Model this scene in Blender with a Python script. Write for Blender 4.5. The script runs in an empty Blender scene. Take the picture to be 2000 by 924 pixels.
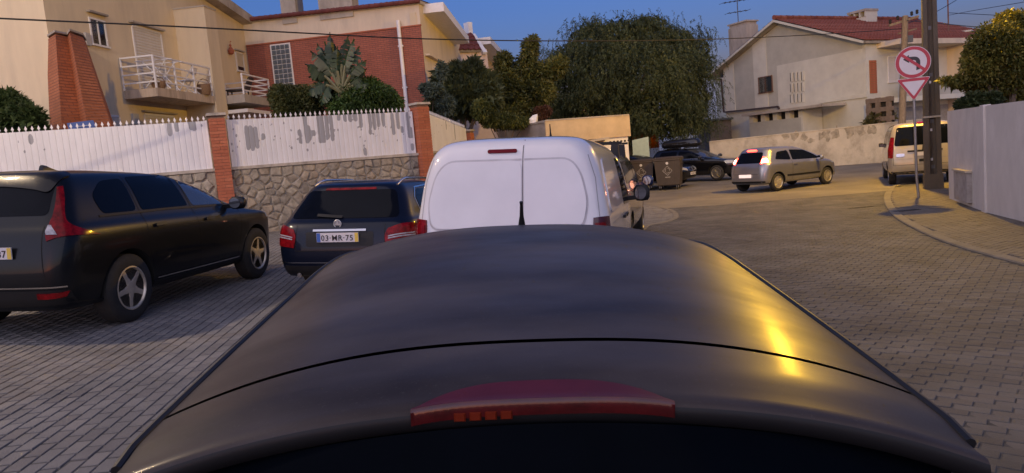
import bpy, bmesh, math, random
import numpy as np
from mathutils import Vector, Matrix, Quaternion
from mathutils.bvhtree import BVHTree
random.seed(7); rng = np.random.default_rng(7)
S = bpy.context.scene
COL = S.collection
PI = math.pi
rad = math.radians

# ------------------------------------------------------------------ camera, sky, sun, exposure
FPX, HCAM = 1400.0, 1.62                       # focal length in pixels of the 2000 px wide photograph, eye height
gv = np.array([.088, 1, .108]); gv /= np.linalg.norm(gv)          # gravity in the camera's own axes (x right, y down, z forward)
upv = -gv
fw = np.array([0, 0, 1.]) - gv*gv[2]; fw /= np.linalg.norm(fw)
RW = np.array([np.cross(fw, upv), fw, upv])    # camera axes -> world axes
if RW[0][0] < 0: RW[0] *= -1
CAM = np.array([0, 0, HCAM])
cd = bpy.data.cameras.new('camera'); cam = bpy.data.objects.new('camera', cd); COL.objects.link(cam)
cd.sensor_width = 36; cd.lens = 36*FPX/2000; cd.clip_end = 3000; cd.clip_start = .05
rx, ry, rz = RW[:, 0], -RW[:, 1], -RW[:, 2]
cam.matrix_world = Matrix(((rx[0], ry[0], rz[0], 0), (rx[1], ry[1], rz[1], 0), (rx[2], ry[2], rz[2], HCAM), (0, 0, 0, 1)))
S.camera = cam
S.render.engine = 'CYCLES'
S.cycles.use_denoising = True
S.cycles.max_bounces = 6
S.view_settings.view_transform = 'Standard'; S.view_settings.look = 'None'
S.view_settings.exposure = 2.38; S.view_settings.gamma = 1
SUN_EL, SUN_AZ = .25, 196.0                    # degrees; azimuth clockwise from the camera's heading: behind the camera
W = bpy.data.worlds.new('World'); S.world = W; W.use_nodes = True
nt = W.node_tree; bg = nt.nodes['Background']
sk = nt.nodes.new('ShaderNodeTexSky'); sk.sky_type = 'NISHITA'; sk.sun_disc = False
sk.sun_elevation = rad(SUN_EL); sk.sun_rotation = rad(SUN_AZ)
sk.air_density = 1.0; sk.dust_density = .7; sk.ozone_density = 4.2
tn = nt.nodes.new('ShaderNodeMix'); tn.data_type = 'RGBA'; tn.blend_type = 'MULTIPLY'; tn.inputs[0].default_value = 1; tn.inputs[7].default_value = (1.24, .93, 1.02, 1)
nt.links.new(sk.outputs[0], tn.inputs[6]); nt.links.new(tn.outputs[2], bg.inputs[0]); bg.inputs[1].default_value = .15
sl = bpy.data.lights.new('sun', 'SUN'); sl.energy = .33; sl.angle = rad(110); sl.color = (1, .87, .86)
so = bpy.data.objects.new('sun', sl); COL.objects.link(so)
sd = Vector((math.sin(rad(SUN_AZ))*math.cos(rad(32)), math.cos(rad(SUN_AZ))*math.cos(rad(32)), math.sin(rad(32))))
so.rotation_euler = sd.to_track_quat('Z', 'Y').to_euler(); so.location = (0, -10, 20)

# ------------------------------------------------------------------ helpers
def ray(u, v): return RW @ np.array([(u-1000)/FPX, (v-462)/FPX, 1])
def at(u, v, Z): return CAM + ray(u, v)*Z       # the point seen at a photo pixel at depth Z
GX = [(-60, 1.2), (-14, .62), (-6, .36), (-3, .2), (0, .04), (3, -.13), (6, -.2), (9, -.22), (200, -.2)]
def G(x, y):                                    # height of the sloping ground
    return float(np.interp(x, [p[0] for p in GX], [p[1] for p in GX]) + np.clip(y-26, 0, 10)*.010)
def gp(u, v, dz=0):                             # where the ray of a photo pixel meets the ground
    d = ray(u, v); t = 3.0
    for k in range(400):
        p = CAM + d*t
        e = p[2]-G(p[0], p[1])-dz
        if abs(e) < 1e-4: break
        t -= e/d[2]*.7 if d[2] else 0
        t = max(.5, min(t, 200))
    return p

class MB:
    def __init__(s): s.v = []; s.f = []; s.mi = []; s.m = 0
    def add(s, vs, fs):
        b = len(s.v); s.v += [tuple(map(float, p)) for p in vs]
        s.f += [tuple(b+i for i in f) for f in fs]; s.mi += [s.m]*len(fs); return s
    def box(s, x0, x1, y0, y1, z0, z1):
        return s.add([(x0,y0,z0),(x1,y0,z0),(x1,y1,z0),(x0,y1,z0),(x0,y0,z1),(x1,y0,z1),(x1,y1,z1),(x0,y1,z1)],
                     [(0,3,2,1),(4,5,6,7),(0,1,5,4),(1,2,6,5),(2,3,7,6),(3,0,4,7)])
    def hexa(s, p):                              # 8 corner points, bottom ring then top ring
        return s.add(p, [(0,3,2,1),(4,5,6,7),(0,1,5,4),(1,2,6,5),(2,3,7,6),(3,0,4,7)])
    def bar(s, a, b, w, h=None, up=(0,0,1)):     # rectangular bar from a to b
        a, b = Vector(a), Vector(b); h = h or w; d = (b-a).normalized()
        x = d.cross(Vector(up))
        if x.length < 1e-4: x = d.cross(Vector((1,0,0)))
        x.normalize(); y = x.cross(d)
        q = [(-1,-1),(1,-1),(1,1),(-1,1)]
        return s.hexa([a+x*w/2*i+y*h/2*j for i,j in q]+[b+x*w/2*i+y*h/2*j for i,j in q])
    def tube(s, pts, r, n=8, cap=True):
        pts = [Vector(p) for p in pts]; m = len(pts)
        rs = r if isinstance(r, (list, tuple)) else [r]*m
        base = len(s.v); pr = None
        for i, p in enumerate(pts):
            t = (pts[min(i+1,m-1)]-pts[max(i-1,0)]).normalized()
            if pr is None:
                x = t.cross(Vector((0,0,1)))
                if x.length < 1e-3: x = t.cross(Vector((1,0,0)))
            else: x = pr - t*pr.dot(t)
            x.normalize(); pr = x; y = t.cross(x)
            for k in range(n):
                a = 2*PI*k/n; q = p+(x*math.cos(a)+y*math.sin(a))*rs[i]; s.v.append(tuple(q))
        for i in range(m-1):
            for k in range(n):
                a = base+i*n+k; b = base+i*n+(k+1)%n
                s.f.append((a, b, b+n, a+n)); s.mi.append(s.m)
        if cap:
            s.f.append(tuple(base+k for k in range(n))[::-1]); s.mi.append(s.m)
            s.f.append(tuple(base+(m-1)*n+k for k in range(n))); s.mi.append(s.m)
        return s
    def loft(s, rings, cap=True, closed=True):
        n = len(rings[0]); base = len(s.v)
        for r in rings: s.v += [tuple(map(float, p)) for p in r]
        for i in range(len(rings)-1):
            for k in range(n if closed else n-1):
                a = base+i*n+k; b = base+i*n+(k+1)%n
                s.f.append((a, b, b+n, a+n)); s.mi.append(s.m)
        if cap:
            s.f.append(tuple(base+k for k in range(n))[::-1]); s.mi.append(s.m)
            s.f.append(tuple(base+(len(rings)-1)*n+k for k in range(n))); s.mi.append(s.m)
        return s
    def prism(s, poly, y0, y1, plane='xz'):       # 2-D outline given depth along the third axis
        f = {'xz': lambda a, b, c: (a, c, b), 'xy': lambda a, b, c: (a, b, c), 'yz': lambda a, b, c: (c, a, b)}[plane]
        return s.loft([[f(a, b, y0) for a, b in poly], [f(a, b, y1) for a, b in poly]])
    def lathe(s, prof, n=24, axis='x', c=(0,0,0)):  # (along, radius) profile about an axis
        rings = []
        for l, r in prof:
            g = []
            for k in range(n):
                a = 2*PI*k/n; p, q = r*math.cos(a), r*math.sin(a)
                v = {'x': (l, p, q), 'y': (p, l, q), 'z': (p, q, l)}[axis]
                g.append((v[0]+c[0], v[1]+c[1], v[2]+c[2]))
            rings.append(g)
        return s.loft(rings)
    def grid(s, fn, nu, nv):                      # fn(i/nu, j/nv) -> point
        base = len(s.v)
        for i in range(nu+1):
            for j in range(nv+1): s.v.append(tuple(map(float, fn(i/nu, j/nv))))
        for i in range(nu):
            for j in range(nv):
                a = base+i*(nv+1)+j; s.f.append((a, a+nv+1, a+nv+2, a+1)); s.mi.append(s.m)
        return s
    def mesh(s, name, mats, smooth=False, fix=True, angle=None):
        me = bpy.data.meshes.new(name); me.from_pydata(s.v, [], s.f)
        for m in (mats if isinstance(mats, (list, tuple)) else [mats]): me.materials.append(m)
        if any(s.mi): me.polygons.foreach_set('material_index', s.mi)
        if fix:
            b = bmesh.new(); b.from_mesh(me); bmesh.ops.recalc_face_normals(b, faces=b.faces); b.to_mesh(me); b.free()
        if smooth:
            me.shade_smooth()
            if angle: me.set_sharp_from_angle(angle=rad(angle))
        me.update(); return me
    def obj(s, name, mats, parent=None, smooth=False, fix=True, angle=40):
        return link(name, s.mesh(name, mats, smooth, fix, angle), parent)

def link(name, data, parent=None):
    o = bpy.data.objects.new(name, data); COL.objects.link(o)
    if parent: o.parent = parent
    return o
def tag(o, label=None, cat=None, group=None, kind=None):
    if label: o['label'] = label
    if cat: o['category'] = cat
    if group: o['group'] = group
    if kind: o['kind'] = kind
    return o
def thing(name, loc, label, cat, group=None, az=0, normal=None):
    """Empty at the thing's base; az is a heading clockwise from +Y, normal tilts it onto a slope."""
    o = bpy.data.objects.new(name, None); COL.objects.link(o); o.empty_display_size = .2
    q = Quaternion((0,0,1), -rad(az))
    if normal is not None: q = Vector((0,0,1)).rotation_difference(Vector(normal)) @ q
    o.rotation_mode = 'QUATERNION'; o.rotation_quaternion = q; o.location = loc
    return tag(o, label, cat, group)
def gnormal(x, y, d=.7):
    return Vector((-(G(x+d, y)-G(x-d, y))/(2*d), -(G(x, y+d)-G(x, y-d))/(2*d), 1)).normalized()
def copies(o, n, name=None):                      # cheap siblings sharing mesh data
    r = []
    for _ in range(n):
        c = o.copy(); COL.objects.link(c); r.append(c)
    return r

class Frame:
    """A facade: local x runs right along it as seen from outside, local y runs inward, z up."""
    def __init__(s, x, y, az_s, name, label, cat, group=None, z=0):
        a = rad(az_s); s.sx = np.array([math.sin(a), math.cos(a), 0]); s.iy = np.array([-math.cos(a), math.sin(a), 0])
        s.o = np.array([x, y, z]); s.root = thing(name, (x, y, z), label, cat, group)
        s.root.rotation_quaternion = Quaternion((0,0,1), PI/2-a)
    def loc(s, p):
        d = np.array(p)-s.o; return float(d@s.sx), float(d@s.iy), float(d[2])
    def px(s, u, v, y=0):                          # photo pixel -> (along, height) on the plane y
        d = ray(u, v); t = (y-(CAM-s.o)@s.iy)/(d@s.iy); q = s.loc(CAM+d*t); return q[0], q[2]
    def side(s, u, v, a):                          # photo pixel -> (inward, height) on the cross plane at a along
        d = ray(u, v); t = (a-(CAM-s.o)@s.sx)/(d@s.sx); q = s.loc(CAM+d*t); return q[1], q[2]

# ------------------------------------------------------------------ materials
def nodes_of(name):
    m = bpy.data.materials.new(name); m.use_nodes = True
    return m, m.node_tree, m.node_tree.nodes['Principled BSDF']
def N(t, kind, **kw):
    n = t.nodes.new(kind)
    for k, v in kw.items():
        if k.startswith('i_'):
            key = k[2:]; key = int(key) if key.isdigit() else key.replace('_', ' ')
            n.inputs[key].default_value = v
        else: setattr(n, k, v)
    return n
def ramp(t, src, stops, interp='LINEAR'):
    r = t.nodes.new('ShaderNodeValToRGB'); e = r.color_ramp.elements; r.color_ramp.interpolation = interp
    while len(e) < len(stops): e.new(.5)
    for q, (p, c) in zip(e, stops): q.position = p; q.color = c if len(c) == 4 else (*c, 1)
    t.links.new(src, r.inputs[0]); return r.outputs[0]
def mixc(t, fac, a, b, mode='MIX'):
    n = t.nodes.new('ShaderNodeMix'); n.data_type = 'RGBA'; n.blend_type = mode
    for i, x in ((0, fac), (6, a), (7, b)):
        if isinstance(x, bpy.types.NodeSocket): t.links.new(x, n.inputs[i])
        elif i == 0: n.inputs[0].default_value = x
        else: n.inputs[i].default_value = (*x, 1) if len(x) == 3 else x
    return n.outputs[2]
def coords(t, scale=(1,1,1), kind='Object', rot=(0,0,0)):
    c = t.nodes.new('ShaderNodeTexCoord'); m = N(t, 'ShaderNodeMapping', i_3=scale, i_2=rot)
    t.links.new(c.outputs[kind], m.inputs[0]); return m.outputs[0]
def noise(t, vec, scale, detail=4, rough=.6):
    n = N(t, 'ShaderNodeTexNoise', i_Scale=scale, i_Detail=detail, i_Roughness=rough); t.links.new(vec, n.inputs['Vector']); return n.outputs[0]
def bump(t, b, h, strength, dist=.02):
    n = N(t, 'ShaderNodeBump', i_Strength=strength, i_Distance=dist); t.links.new(h, n.inputs['Height']); t.links.new(n.outputs[0], b.inputs['Normal'])
MC = {}
def mat(name, col, rough=.6, metal=0, var=.15, scale=6., bmp=0, bscale=40., coat=0, em=None, ems=0, spec=.5, dirt=0, dirtcol=(.1,.09,.075), stretch=(1,1,1), kind='Object'):
    if name in MC: return MC[name]
    m, t, b = nodes_of(name)
    b.inputs['Roughness'].default_value = rough; b.inputs['Metallic'].default_value = metal
    b.inputs['Specular IOR Level'].default_value = spec
    b.inputs['Coat Weight'].default_value = coat; b.inputs['Coat Roughness'].default_value = .05
    v = coords(t, stretch, kind)
    lo = tuple(c*(1-var) for c in col); hi = tuple(min(1, c*(1+var)) for c in col)
    c = ramp(t, noise(t, v, scale), [(.3, lo), (.7, hi)])
    if dirt:
        d = ramp(t, noise(t, v, scale*.6, 8, .7), [(.48, (0,0,0)), (.75, (dirt,)*3)])
        c = mixc(t, d, c, dirtcol)
    t.links.new(c, b.inputs['Base Color'])
    if bmp: bump(t, b, noise(t, v, bscale, 3), bmp)
    if em: b.inputs['Emission Color'].default_value = (*em, 1); b.inputs['Emission Strength'].default_value = ems
    MC[name] = m; return m
def rnd_mat(name, cols, rough=.8, bmp=.4, bscale=60., var=.2, nscale=9., spec=.3):
    """Colour differs from piece to piece: per object and per loose island."""
    m, t, b = nodes_of(name); b.inputs['Roughness'].default_value = rough; b.inputs['Specular IOR Level'].default_value = spec
    oi = t.nodes.new('ShaderNodeObjectInfo'); ge = t.nodes.new('ShaderNodeNewGeometry')
    a = N(t, 'ShaderNodeMath', operation='ADD'); t.links.new(oi.outputs['Random'], a.inputs[0]); t.links.new(ge.outputs['Random Per Island'], a.inputs[1])
    fr = N(t, 'ShaderNodeMath', operation='FRACT'); t.links.new(a.outputs[0], fr.inputs[0])
    n = len(cols); c = ramp(t, fr.outputs[0], [(i/(n-1) if n > 1 else 0, q) for i, q in enumerate(cols)])
    pv = t.nodes.new('ShaderNodeNewGeometry').outputs['Position']
    nn = noise(t, pv, nscale, 5)
    c = mixc(t, 1.0, c, ramp(t, nn, [(.3, (1-var,)*3), (.7, (1,)*3)]), 'MULTIPLY')
    t.links.new(c, b.inputs['Base Color'])
    if bmp: bump(t, b, noise(t, pv, bscale, 4), bmp, .01)
    return m
# ------------------------------------------------------------------ ground, road, paving
M_DIRT = mat('packed_dirt', (.12,.105,.085), .95, var=.3, scale=.8, bmp=.4, bscale=25)
M_JOINT = mat('joint_sand', (.085,.078,.07), .95, var=.4, scale=3, bmp=.3)
M_ASPH = mat('worn_asphalt', (.17,.15,.125), .85, var=.28, scale=.55, bmp=.35, bscale=70, dirt=.6, dirtcol=(.1,.09,.078))
M_PAVE = rnd_mat('paver_concrete', [(.115,.107,.1), (.15,.14,.13), (.125,.116,.11), (.165,.15,.138), (.11,.1,.095), (.14,.125,.112)], .78, .5, 70, .45, 1.1)
M_PAVEL = rnd_mat('court_paver_concrete', [(.19,.178,.168), (.235,.22,.205), (.2,.187,.178), (.255,.235,.215), (.18,.165,.157), (.22,.2,.182)], .78, .5, 70, .4, 1.1)
M_PAVE2 = rnd_mat('sidewalk_paver_concrete', [(.15,.13,.105), (.185,.16,.13), (.165,.145,.12), (.195,.17,.14)], .8, .35, 90, .3, 2.2)
M_KERB = mat('kerb_concrete', (.165,.147,.125), .85, var=.2, scale=4, bmp=.4, dirt=.6)

def sheet(name, xs, ys, dz, m, keep=None):
    b = MB(); idx = {}
    for i in range(len(xs)-1):
        for j in range(len(ys)-1):
            if keep and not keep((xs[i]+xs[i+1])/2, (ys[j]+ys[j+1])/2): continue
            q = []
            for a, c in ((i,j),(i+1,j),(i+1,j+1),(i,j+1)):
                if (a,c) not in idx: idx[(a,c)] = len(b.v); b.v.append((xs[a], ys[c], G(xs[a], ys[c])+dz))
                q.append(idx[(a,c)])
            b.f.append(tuple(q)); b.mi.append(0)
    return tag(b.obj(name, m, smooth=True), kind='structure')
XS = [-900,-300,-100,-60,-40,-30,-22,-18]+list(np.arange(-14, 16.01, .75))+[18,22,26,30,40,60,100,300,900]
YS = [-900,-300,-80,-40,-20,-10,-5]+list(np.arange(-2, 40.01, 1.5))+[45,60,90,150,300,900]
sheet('ground', XS, YS, -.034, M_DIRT)

# kerb of the right-hand sidewalk, read off along its outer edge
KP = [tuple(gp(u, v)[:2]) for u, v in ((1738,366),(1728,380),(1727,397),(1746,424),(1800,455),(1870,483),(2000,520))]
def smooth_line(p, n=6):
    p = [Vector((*q, 0)) if len(q) == 2 else Vector(q) for q in p]; out = []
    for i in range(len(p)-1):
        a, b_, c, d = p[max(i-1,0)], p[i], p[i+1], p[min(i+2,len(p)-1)]
        for k in range(n):
            t = k/n; out.append(.5*((2*b_)+(c-a)*t+(2*a-5*b_+4*c-d)*t*t+(3*b_-a-3*c+d)*t**3))
    return out+[p[-1]]
k0 = Vector((*KP[-1],0)); kd = (k0-Vector((*KP[-2],0))).normalized()
KL = [Vector((KP[0][0]+6, KP[0][1]+4.5, 0)), Vector((KP[0][0]+2, KP[0][1]+1.9, 0))]+smooth_line(KP)+[k0+kd*t for t in (1.5,3,6)]
KLY = [p.y for p in KL]; KLX = [p.x for p in KL]
def kerb_x(y):
    o = np.argsort(KLY); return float(np.interp(y, np.array(KLY)[o], np.array(KLX)[o]))
def strip(line, w, z0, z1, name, m, parent=None):
    rings = []
    for i, p in enumerate(line):
        t = (line[min(i+1,len(line)-1)]-line[max(i-1,0)]).normalized(); n = Vector((t.y,-t.x,0))
        a, c = p, p-n*w*(1 if w > 0 else 1); g = G(p.x, p.y)
        rings.append([(a.x,a.y,g+z0),(a.x,a.y,g+z1-.015),(a.x-n.x*.015,a.y-n.y*.015,g+z1),(c.x,c.y,g+z1),(c.x,c.y,g+z0)])
    return MB().loft(rings).obj(name, m, parent)
# left parking court edge: a flush kerb that bulges right ahead of the van
LB = [Vector((.25,-2,0)), Vector((.3,6,0)), Vector((1.2,10.5,0))]+smooth_line([tuple(gp(u,v)[:2]) for u,v in ((1270,440),(1312,431),(1326,421),(1312,409),(1262,398))], 6)
LB += [Vector((LB[-1].x-2.2, LB[-1].y+.8, 0))]
lby = [p.y for p in LB]; lbx = [p.x for p in LB]
LYMAX = max(lby)
def left_edge(y):
    o = np.argsort(lby); return float(np.interp(y, np.array(lby)[o], np.array(lbx)[o])) if y < LYMAX else -99

def paver_mesh(l, w, h):
    b = MB(); c = .0035
    b.add([(-l/2,-w/2,-h),(l/2,-w/2,-h),(l/2,w/2,-h),(-l/2,w/2,-h),
           (-l/2,-w/2,-c),(l/2,-w/2,-c),(l/2,w/2,-c),(-l/2,w/2,-c),
           (-l/2+c,-w/2+c,0),(l/2-c,-w/2+c,0),(l/2-c,w/2-c,0),(-l/2+c,w/2-c,0)],
          [(8,9,10,11),(4,5,9,8),(5,6,10,9),(6,7,11,10),(7,4,8,11),(0,1,5,4),(1,2,6,5),(2,3,7,6),(3,0,4,7)])
    return b
PL, PW, GAP = .2, .1, .0055
def field(az, test, x0, x1, y0, y1, dz, L=PL, Wd=PW):
    a = rad(az); d = np.array([math.sin(a), math.cos(a)]); n = np.array([math.cos(a), -math.sin(a)])
    cx, cy = (x0+x1)/2, (y0+y1)/2; R = math.hypot(x1-x0, y1-y0)/2; out = []
    for i in range(int(-R/Wd), int(R/Wd)+1):
        for j in range(int(-R/L), int(R/L)+1):
            p = np.array([cx, cy])+n*i*Wd+d*(j+.5*(i % 2))*L
            if x0 < p[0] < x1 and y0 < p[1] < y1 and test(*p):
                out.append((p[0], p[1], G(*p)+dz+rng.normal(0,.0009), a+rng.normal(0,.012), rng.normal(0,.005), rng.normal(0,.005)))
    return out
def project(p):
    c = RW.T @ (np.array(p)-CAM); return 1000+FPX*c[0]/c[2], 462+FPX*c[1]/c[2], c[2]
def build_pavers(places, parent, m, name, limit=300, L=PL, Wd=PW, gaps=(.009, .007)):
    base = paver_mesh(L-gaps[0], Wd-gaps[1], .026); me = base.mesh(name, m)
    def score(p):
        u, v, z = project(p[:3])
        if z < .3 or not (0 < u < 2000 and 0 < v < 924): return 1e6
        if 690-(v-480)/.917 < u < 1420+(v-480)/.754 and v > 430: return 1e5
        return z
    sc = np.array([score(p) for p in places]); order = np.argsort(sc); rest = []
    for k, i in enumerate(order):
        p = places[i]
        if k < limit:
            o = link(name, me, parent); o.location = p[:3]; o.rotation_euler = (p[4], p[5], PI/2-p[3])
        else: rest.append(p)
    V = np.array(base.v); F = np.array(base.f); P = np.array(rest)
    ca, sa = np.cos(PI/2-P[:,3]), np.sin(PI/2-P[:,3])
    X = P[:,0,None]+V[None,:,0]*ca[:,None]-V[None,:,1]*sa[:,None]
    Y = P[:,1,None]+V[None,:,0]*sa[:,None]+V[None,:,1]*ca[:,None]
    Z = P[:,2,None]+V[None,:,2]+V[None,:,0]*P[:,5,None]+V[None,:,1]*P[:,4,None]
    vs = np.stack([X,Y,Z],-1).reshape(-1,3)
    fs = (F[None]+np.arange(len(rest))[:,None,None]*len(V)).reshape(-1,4)
    mm = bpy.data.meshes.new('paver_field'); mm.from_pydata(vs.tolist(), [], fs.tolist()); mm.materials.append(m)
    tag(link('paver_field', mm, parent), kind='stuff')
def near_kerb(x, y): return x < kerb_x(y)-.02
xs = list(np.arange(-12, 14, .5)); ys = list(np.arange(-2, 22.1, .5))
Rp = sheet('parking_court', xs, ys, -.006, M_JOINT)
build_pavers(field(-5.3, lambda x, y: x < left_edge(y)-.14, -10, 5, 1.2, LYMAX, 0), Rp, M_PAVEL, 'paver', gaps=(.019, .0045))
Rr = sheet('road', list(np.arange(-3, 45, 1.5)), list(np.arange(-2, 70, 1.5)), -.005, M_JOINT)
YFAR = 20.5
build_pavers(field(129, lambda x, y: x > left_edge(y)+.02 and near_kerb(x, y), .1, 13.5, 1.2, YFAR, 0), Rr, M_PAVE, 'paver', gaps=(.007, .009))
sheet('asphalt_road', [-30,-20,-12]+list(np.arange(-8, 60, 1)), [YFAR+.02]+list(np.arange(21, 40, .75))+[50,70], -.002, M_ASPH,
      lambda x, y: y > YFAR)
sheet('sandy_verge', list(np.arange(-9, 4, .5)), list(np.arange(LYMAX, YFAR+.1, .35)), -.004, M_ASPH, lambda x, y: x < 3.6)
tag(strip(LB, .13, -.034, .006, 'kerb_strip', M_KERB), kind='structure')
sw = tag(strip(KL, .16, -.034, .03, 'sidewalk_kerb', M_KERB), kind='structure')
sd_ = sheet('sidewalk', list(np.arange(4, 19, .25)), list(np.arange(-2, 24, .25)), .02, M_JOINT, lambda x, y: x > kerb_x(y)+.3)
build_pavers(field(58, lambda x, y: x > kerb_x(y)+.17, 4.5, 13, 4, 21, .028), sd_, M_PAVE2, 'paver')
# dark iron drain slots let into the road and the sidewalk
M_IRON = mat('cast_iron', (.05,.045,.04), .6, .6, var=.2)
for u, v, dz in ((1680,405,.004), (1770,411,.032)):
    p = gp(u, v, dz)
    t = thing('drain_cover', p, {1680: 'dark iron drain cover let into the road left of the sidewalk kerb', 1770: 'dark iron drain cover let into the sidewalk in front of the road sign pole'}[u], 'drain cover', 'drain covers')
    MB().box(-.28,.28,-.07,.07,-.004,.003).obj('frame', M_IRON, t)
    b = MB()
    for k in range(7): b.box(-.25+k*.075,-.205+k*.075,-.05,.05,.0035,.007)
    b.obj('grating', M_IRON, t)
# ------------------------------------------------------------------ brick pillars, stone walls, white fence
M_BRICK = rnd_mat('red_brick', [(.38,.115,.06), (.46,.145,.075), (.42,.13,.07), (.5,.17,.09)], .75, .3, 80, .25, 20)
M_MORTAR = mat('mortar', (.2,.12,.085), .95, var=.2, scale=8, bmp=.3)
M_CAPST = mat('cap_stone', (.42,.37,.31), .85, var=.2, scale=5, bmp=.3, dirt=.6)
P1 = np.array([-6.78, 17.35]); P2 = np.array([-2.24, 20.1]); P0 = np.array([-13.6, 15.15]); P3 = np.array([-1.28, 26.2])
SHEET_T, SHEET_B = 3.15, 2.02
def brick_pillar(x, y, az, w, z0, z1, label):
    t = thing('brick_pillar', (x, y, z0), label, 'pillar', 'brick pillars of the garden wall', az)
    H = z1-z0; ch = .075; n = int(H/ch)
    MB().box(-w/2+.012, w/2-.012, -w/2+.012, w/2-.012, 0, H).obj('core', M_MORTAR, t)
    b = MB().box(-w/2, w/2, -w/4+.004, w/4-.004, .004, ch-.004)
    me = b.mesh('brick', M_BRICK)
    for k in range(n):
        for s in (-1, 1):
            o = link('brick', me, t); r = PI/2 if k % 2 else 0
            o.location = (s*w/4, 0, k*ch) if k % 2 else (0, s*w/4, k*ch)
            o.rotation_euler = (0, 0, r)
    MB().hexa([(-w/2-.04,-w/2-.04,H),(w/2+.04,-w/2-.04,H),(w/2+.04,w/2+.04,H),(-w/2-.04,w/2+.04,H),
               (-w/2-.03,-w/2-.03,H+.06),(w/2+.03,-w/2-.03,H+.06),(w/2+.03,w/2+.03,H+.06),(-w/2-.03,w/2+.03,H+.06)]).obj('cap', M_CAPST, t)
    return t
brick_pillar(*P1, 65, .36, G(*P1)-.05, 3.25, 'tall red brick pillar standing between the black SUV bonnet and the house balcony')
brick_pillar(*P2, 50, .38, G(*P2)-.05, 3.32, 'red brick pillar lit orange at the fence corner behind the white van')
brick_pillar(*P3, 20, .36, G(*P3)-.05, 2.75, 'dark brick gate pillar under the shrubs beyond the white van')

M_STONE = rnd_mat('rubble_stone', [(.42,.36,.28), (.33,.29,.235), (.48,.42,.33), (.27,.24,.2), (.44,.37,.28), (.37,.3,.225)], .9, .8, 28, .5, 9)
M_MORT2 = mat('rough_mortar', (.29,.255,.205), .95, var=.3, scale=6, bmp=.6, bscale=30)
def clip(poly, px, py, nx, ny):                 # keep the side where (p - (px,py)).n < 0
    out = []
    for i in range(len(poly)):
        a, b = poly[i], poly[(i+1) % len(poly)]
        da = (a[0]-px)*nx+(a[1]-py)*ny; db = (b[0]-px)*nx+(b[1]-py)*ny
        if da <= 0: out.append(a)
        if da*db < 0:
            q = da/(da-db); out.append((a[0]+(b[0]-a[0])*q, a[1]+(b[1]-a[1])*q))
    return out
def rubble(s0, s1, z0f, z1, step, r):
    """Irregular stone outlines filling a strip."""
    seeds = []; nz = int((z1-z0f)/step*1.25)
    for j in range(nz):
        x = s0-step*r.random()
        while x < s1+step:
            seeds.append((x+r.uniform(-.25,.25)*step, z0f+(j+.5+r.uniform(-.38,.38))*(z1-z0f)/nz)); x += step*r.uniform(.75,1.7)
    cells = []
    for i, (x, z) in enumerate(seeds):
        if not s0 < x < s1: continue
        p = [(max(s0,x-step*1.4), max(z0f,z-step)), (min(s1,x+step*1.4), max(z0f,z-step)), (min(s1,x+step*1.4), min(z1,z+step)), (max(s0,x-step*1.4), min(z1,z+step))]
        for k, (a, c) in enumerate(seeds):
            if k == i: continue
            dx, dz = a-x, c-z; d = math.hypot(dx, dz)
            if d > step*2.6 or d < 1e-5: continue
            j = .009+.008*((i*7+k*3) % 5)/4
            p = clip(p, x+dx/2-dx/d*j, z+dz/2-dz/d*j, dx/d, dz/d)
            if len(p) < 3: break
        if len(p) >= 3: cells.append(p)
    return cells
def stone_wall(A, B, label, name='stone_wall', top=SHEET_B, step=.225, seed=1):
    az = math.degrees(math.atan2(B[0]-A[0], B[1]-A[1])); L = math.hypot(*(B-A)); g = min(G(*A), G(*B))-.1
    F = Frame(A[0], A[1], az, name, label, 'wall', None, 0)
    MB().box(0, L, .0, .3, g, top-.07).obj('mortar_bed', M_MORT2, F.root)
    r = random.Random(seed)
    for p in rubble(0.01, L-.01, g+.05, top-.075, step, r):
        cx = sum(q[0] for q in p)/len(p); cz = sum(q[1] for q in p)/len(p); h = r.uniform(.008,.042); n = len(p)
        b = MB(); rr = [[(a, .01, c) for a, c in p]]
        for k, yy in ((.95, -.013), (.7, -.013-h)):
            rr.append([(cx+(a-cx)*k+r.uniform(-.008,.008), yy+r.uniform(-.008,.008), cz+(c-cz)*k+r.uniform(-.008,.008)) for a, c in p])
        b.loft(rr, cap=False); m0 = len(b.v); b.v.append((cx, -.018-h, cz))
        for k in range(n): b.f.append((2*n+k, 2*n+(k+1) % n, m0)); b.mi.append(0)
        o = b.obj('stone', M_STONE, F.root)
    MB().box(-.02, L+.02, -.05, .34, top-.07, top).obj('coping', M_CAPST, F.root)
    return F
stone_wall(P0, P1-np.array([.17,.06]), 'rubble stone garden wall behind the black SUV, left of the tall brick pillar', seed=3, step=.235)
stone_wall(P1+np.array([.16,.09]), P2-np.array([.17,.1]), 'rubble stone garden wall behind the dark blue estate car', seed=5)
MB3 = stone_wall(P2+np.array([.05,.2]), P3-np.array([.05,.2]), 'rubble stone wall running away behind the white van roof', seed=8, top=2.05, step=.3)

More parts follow.
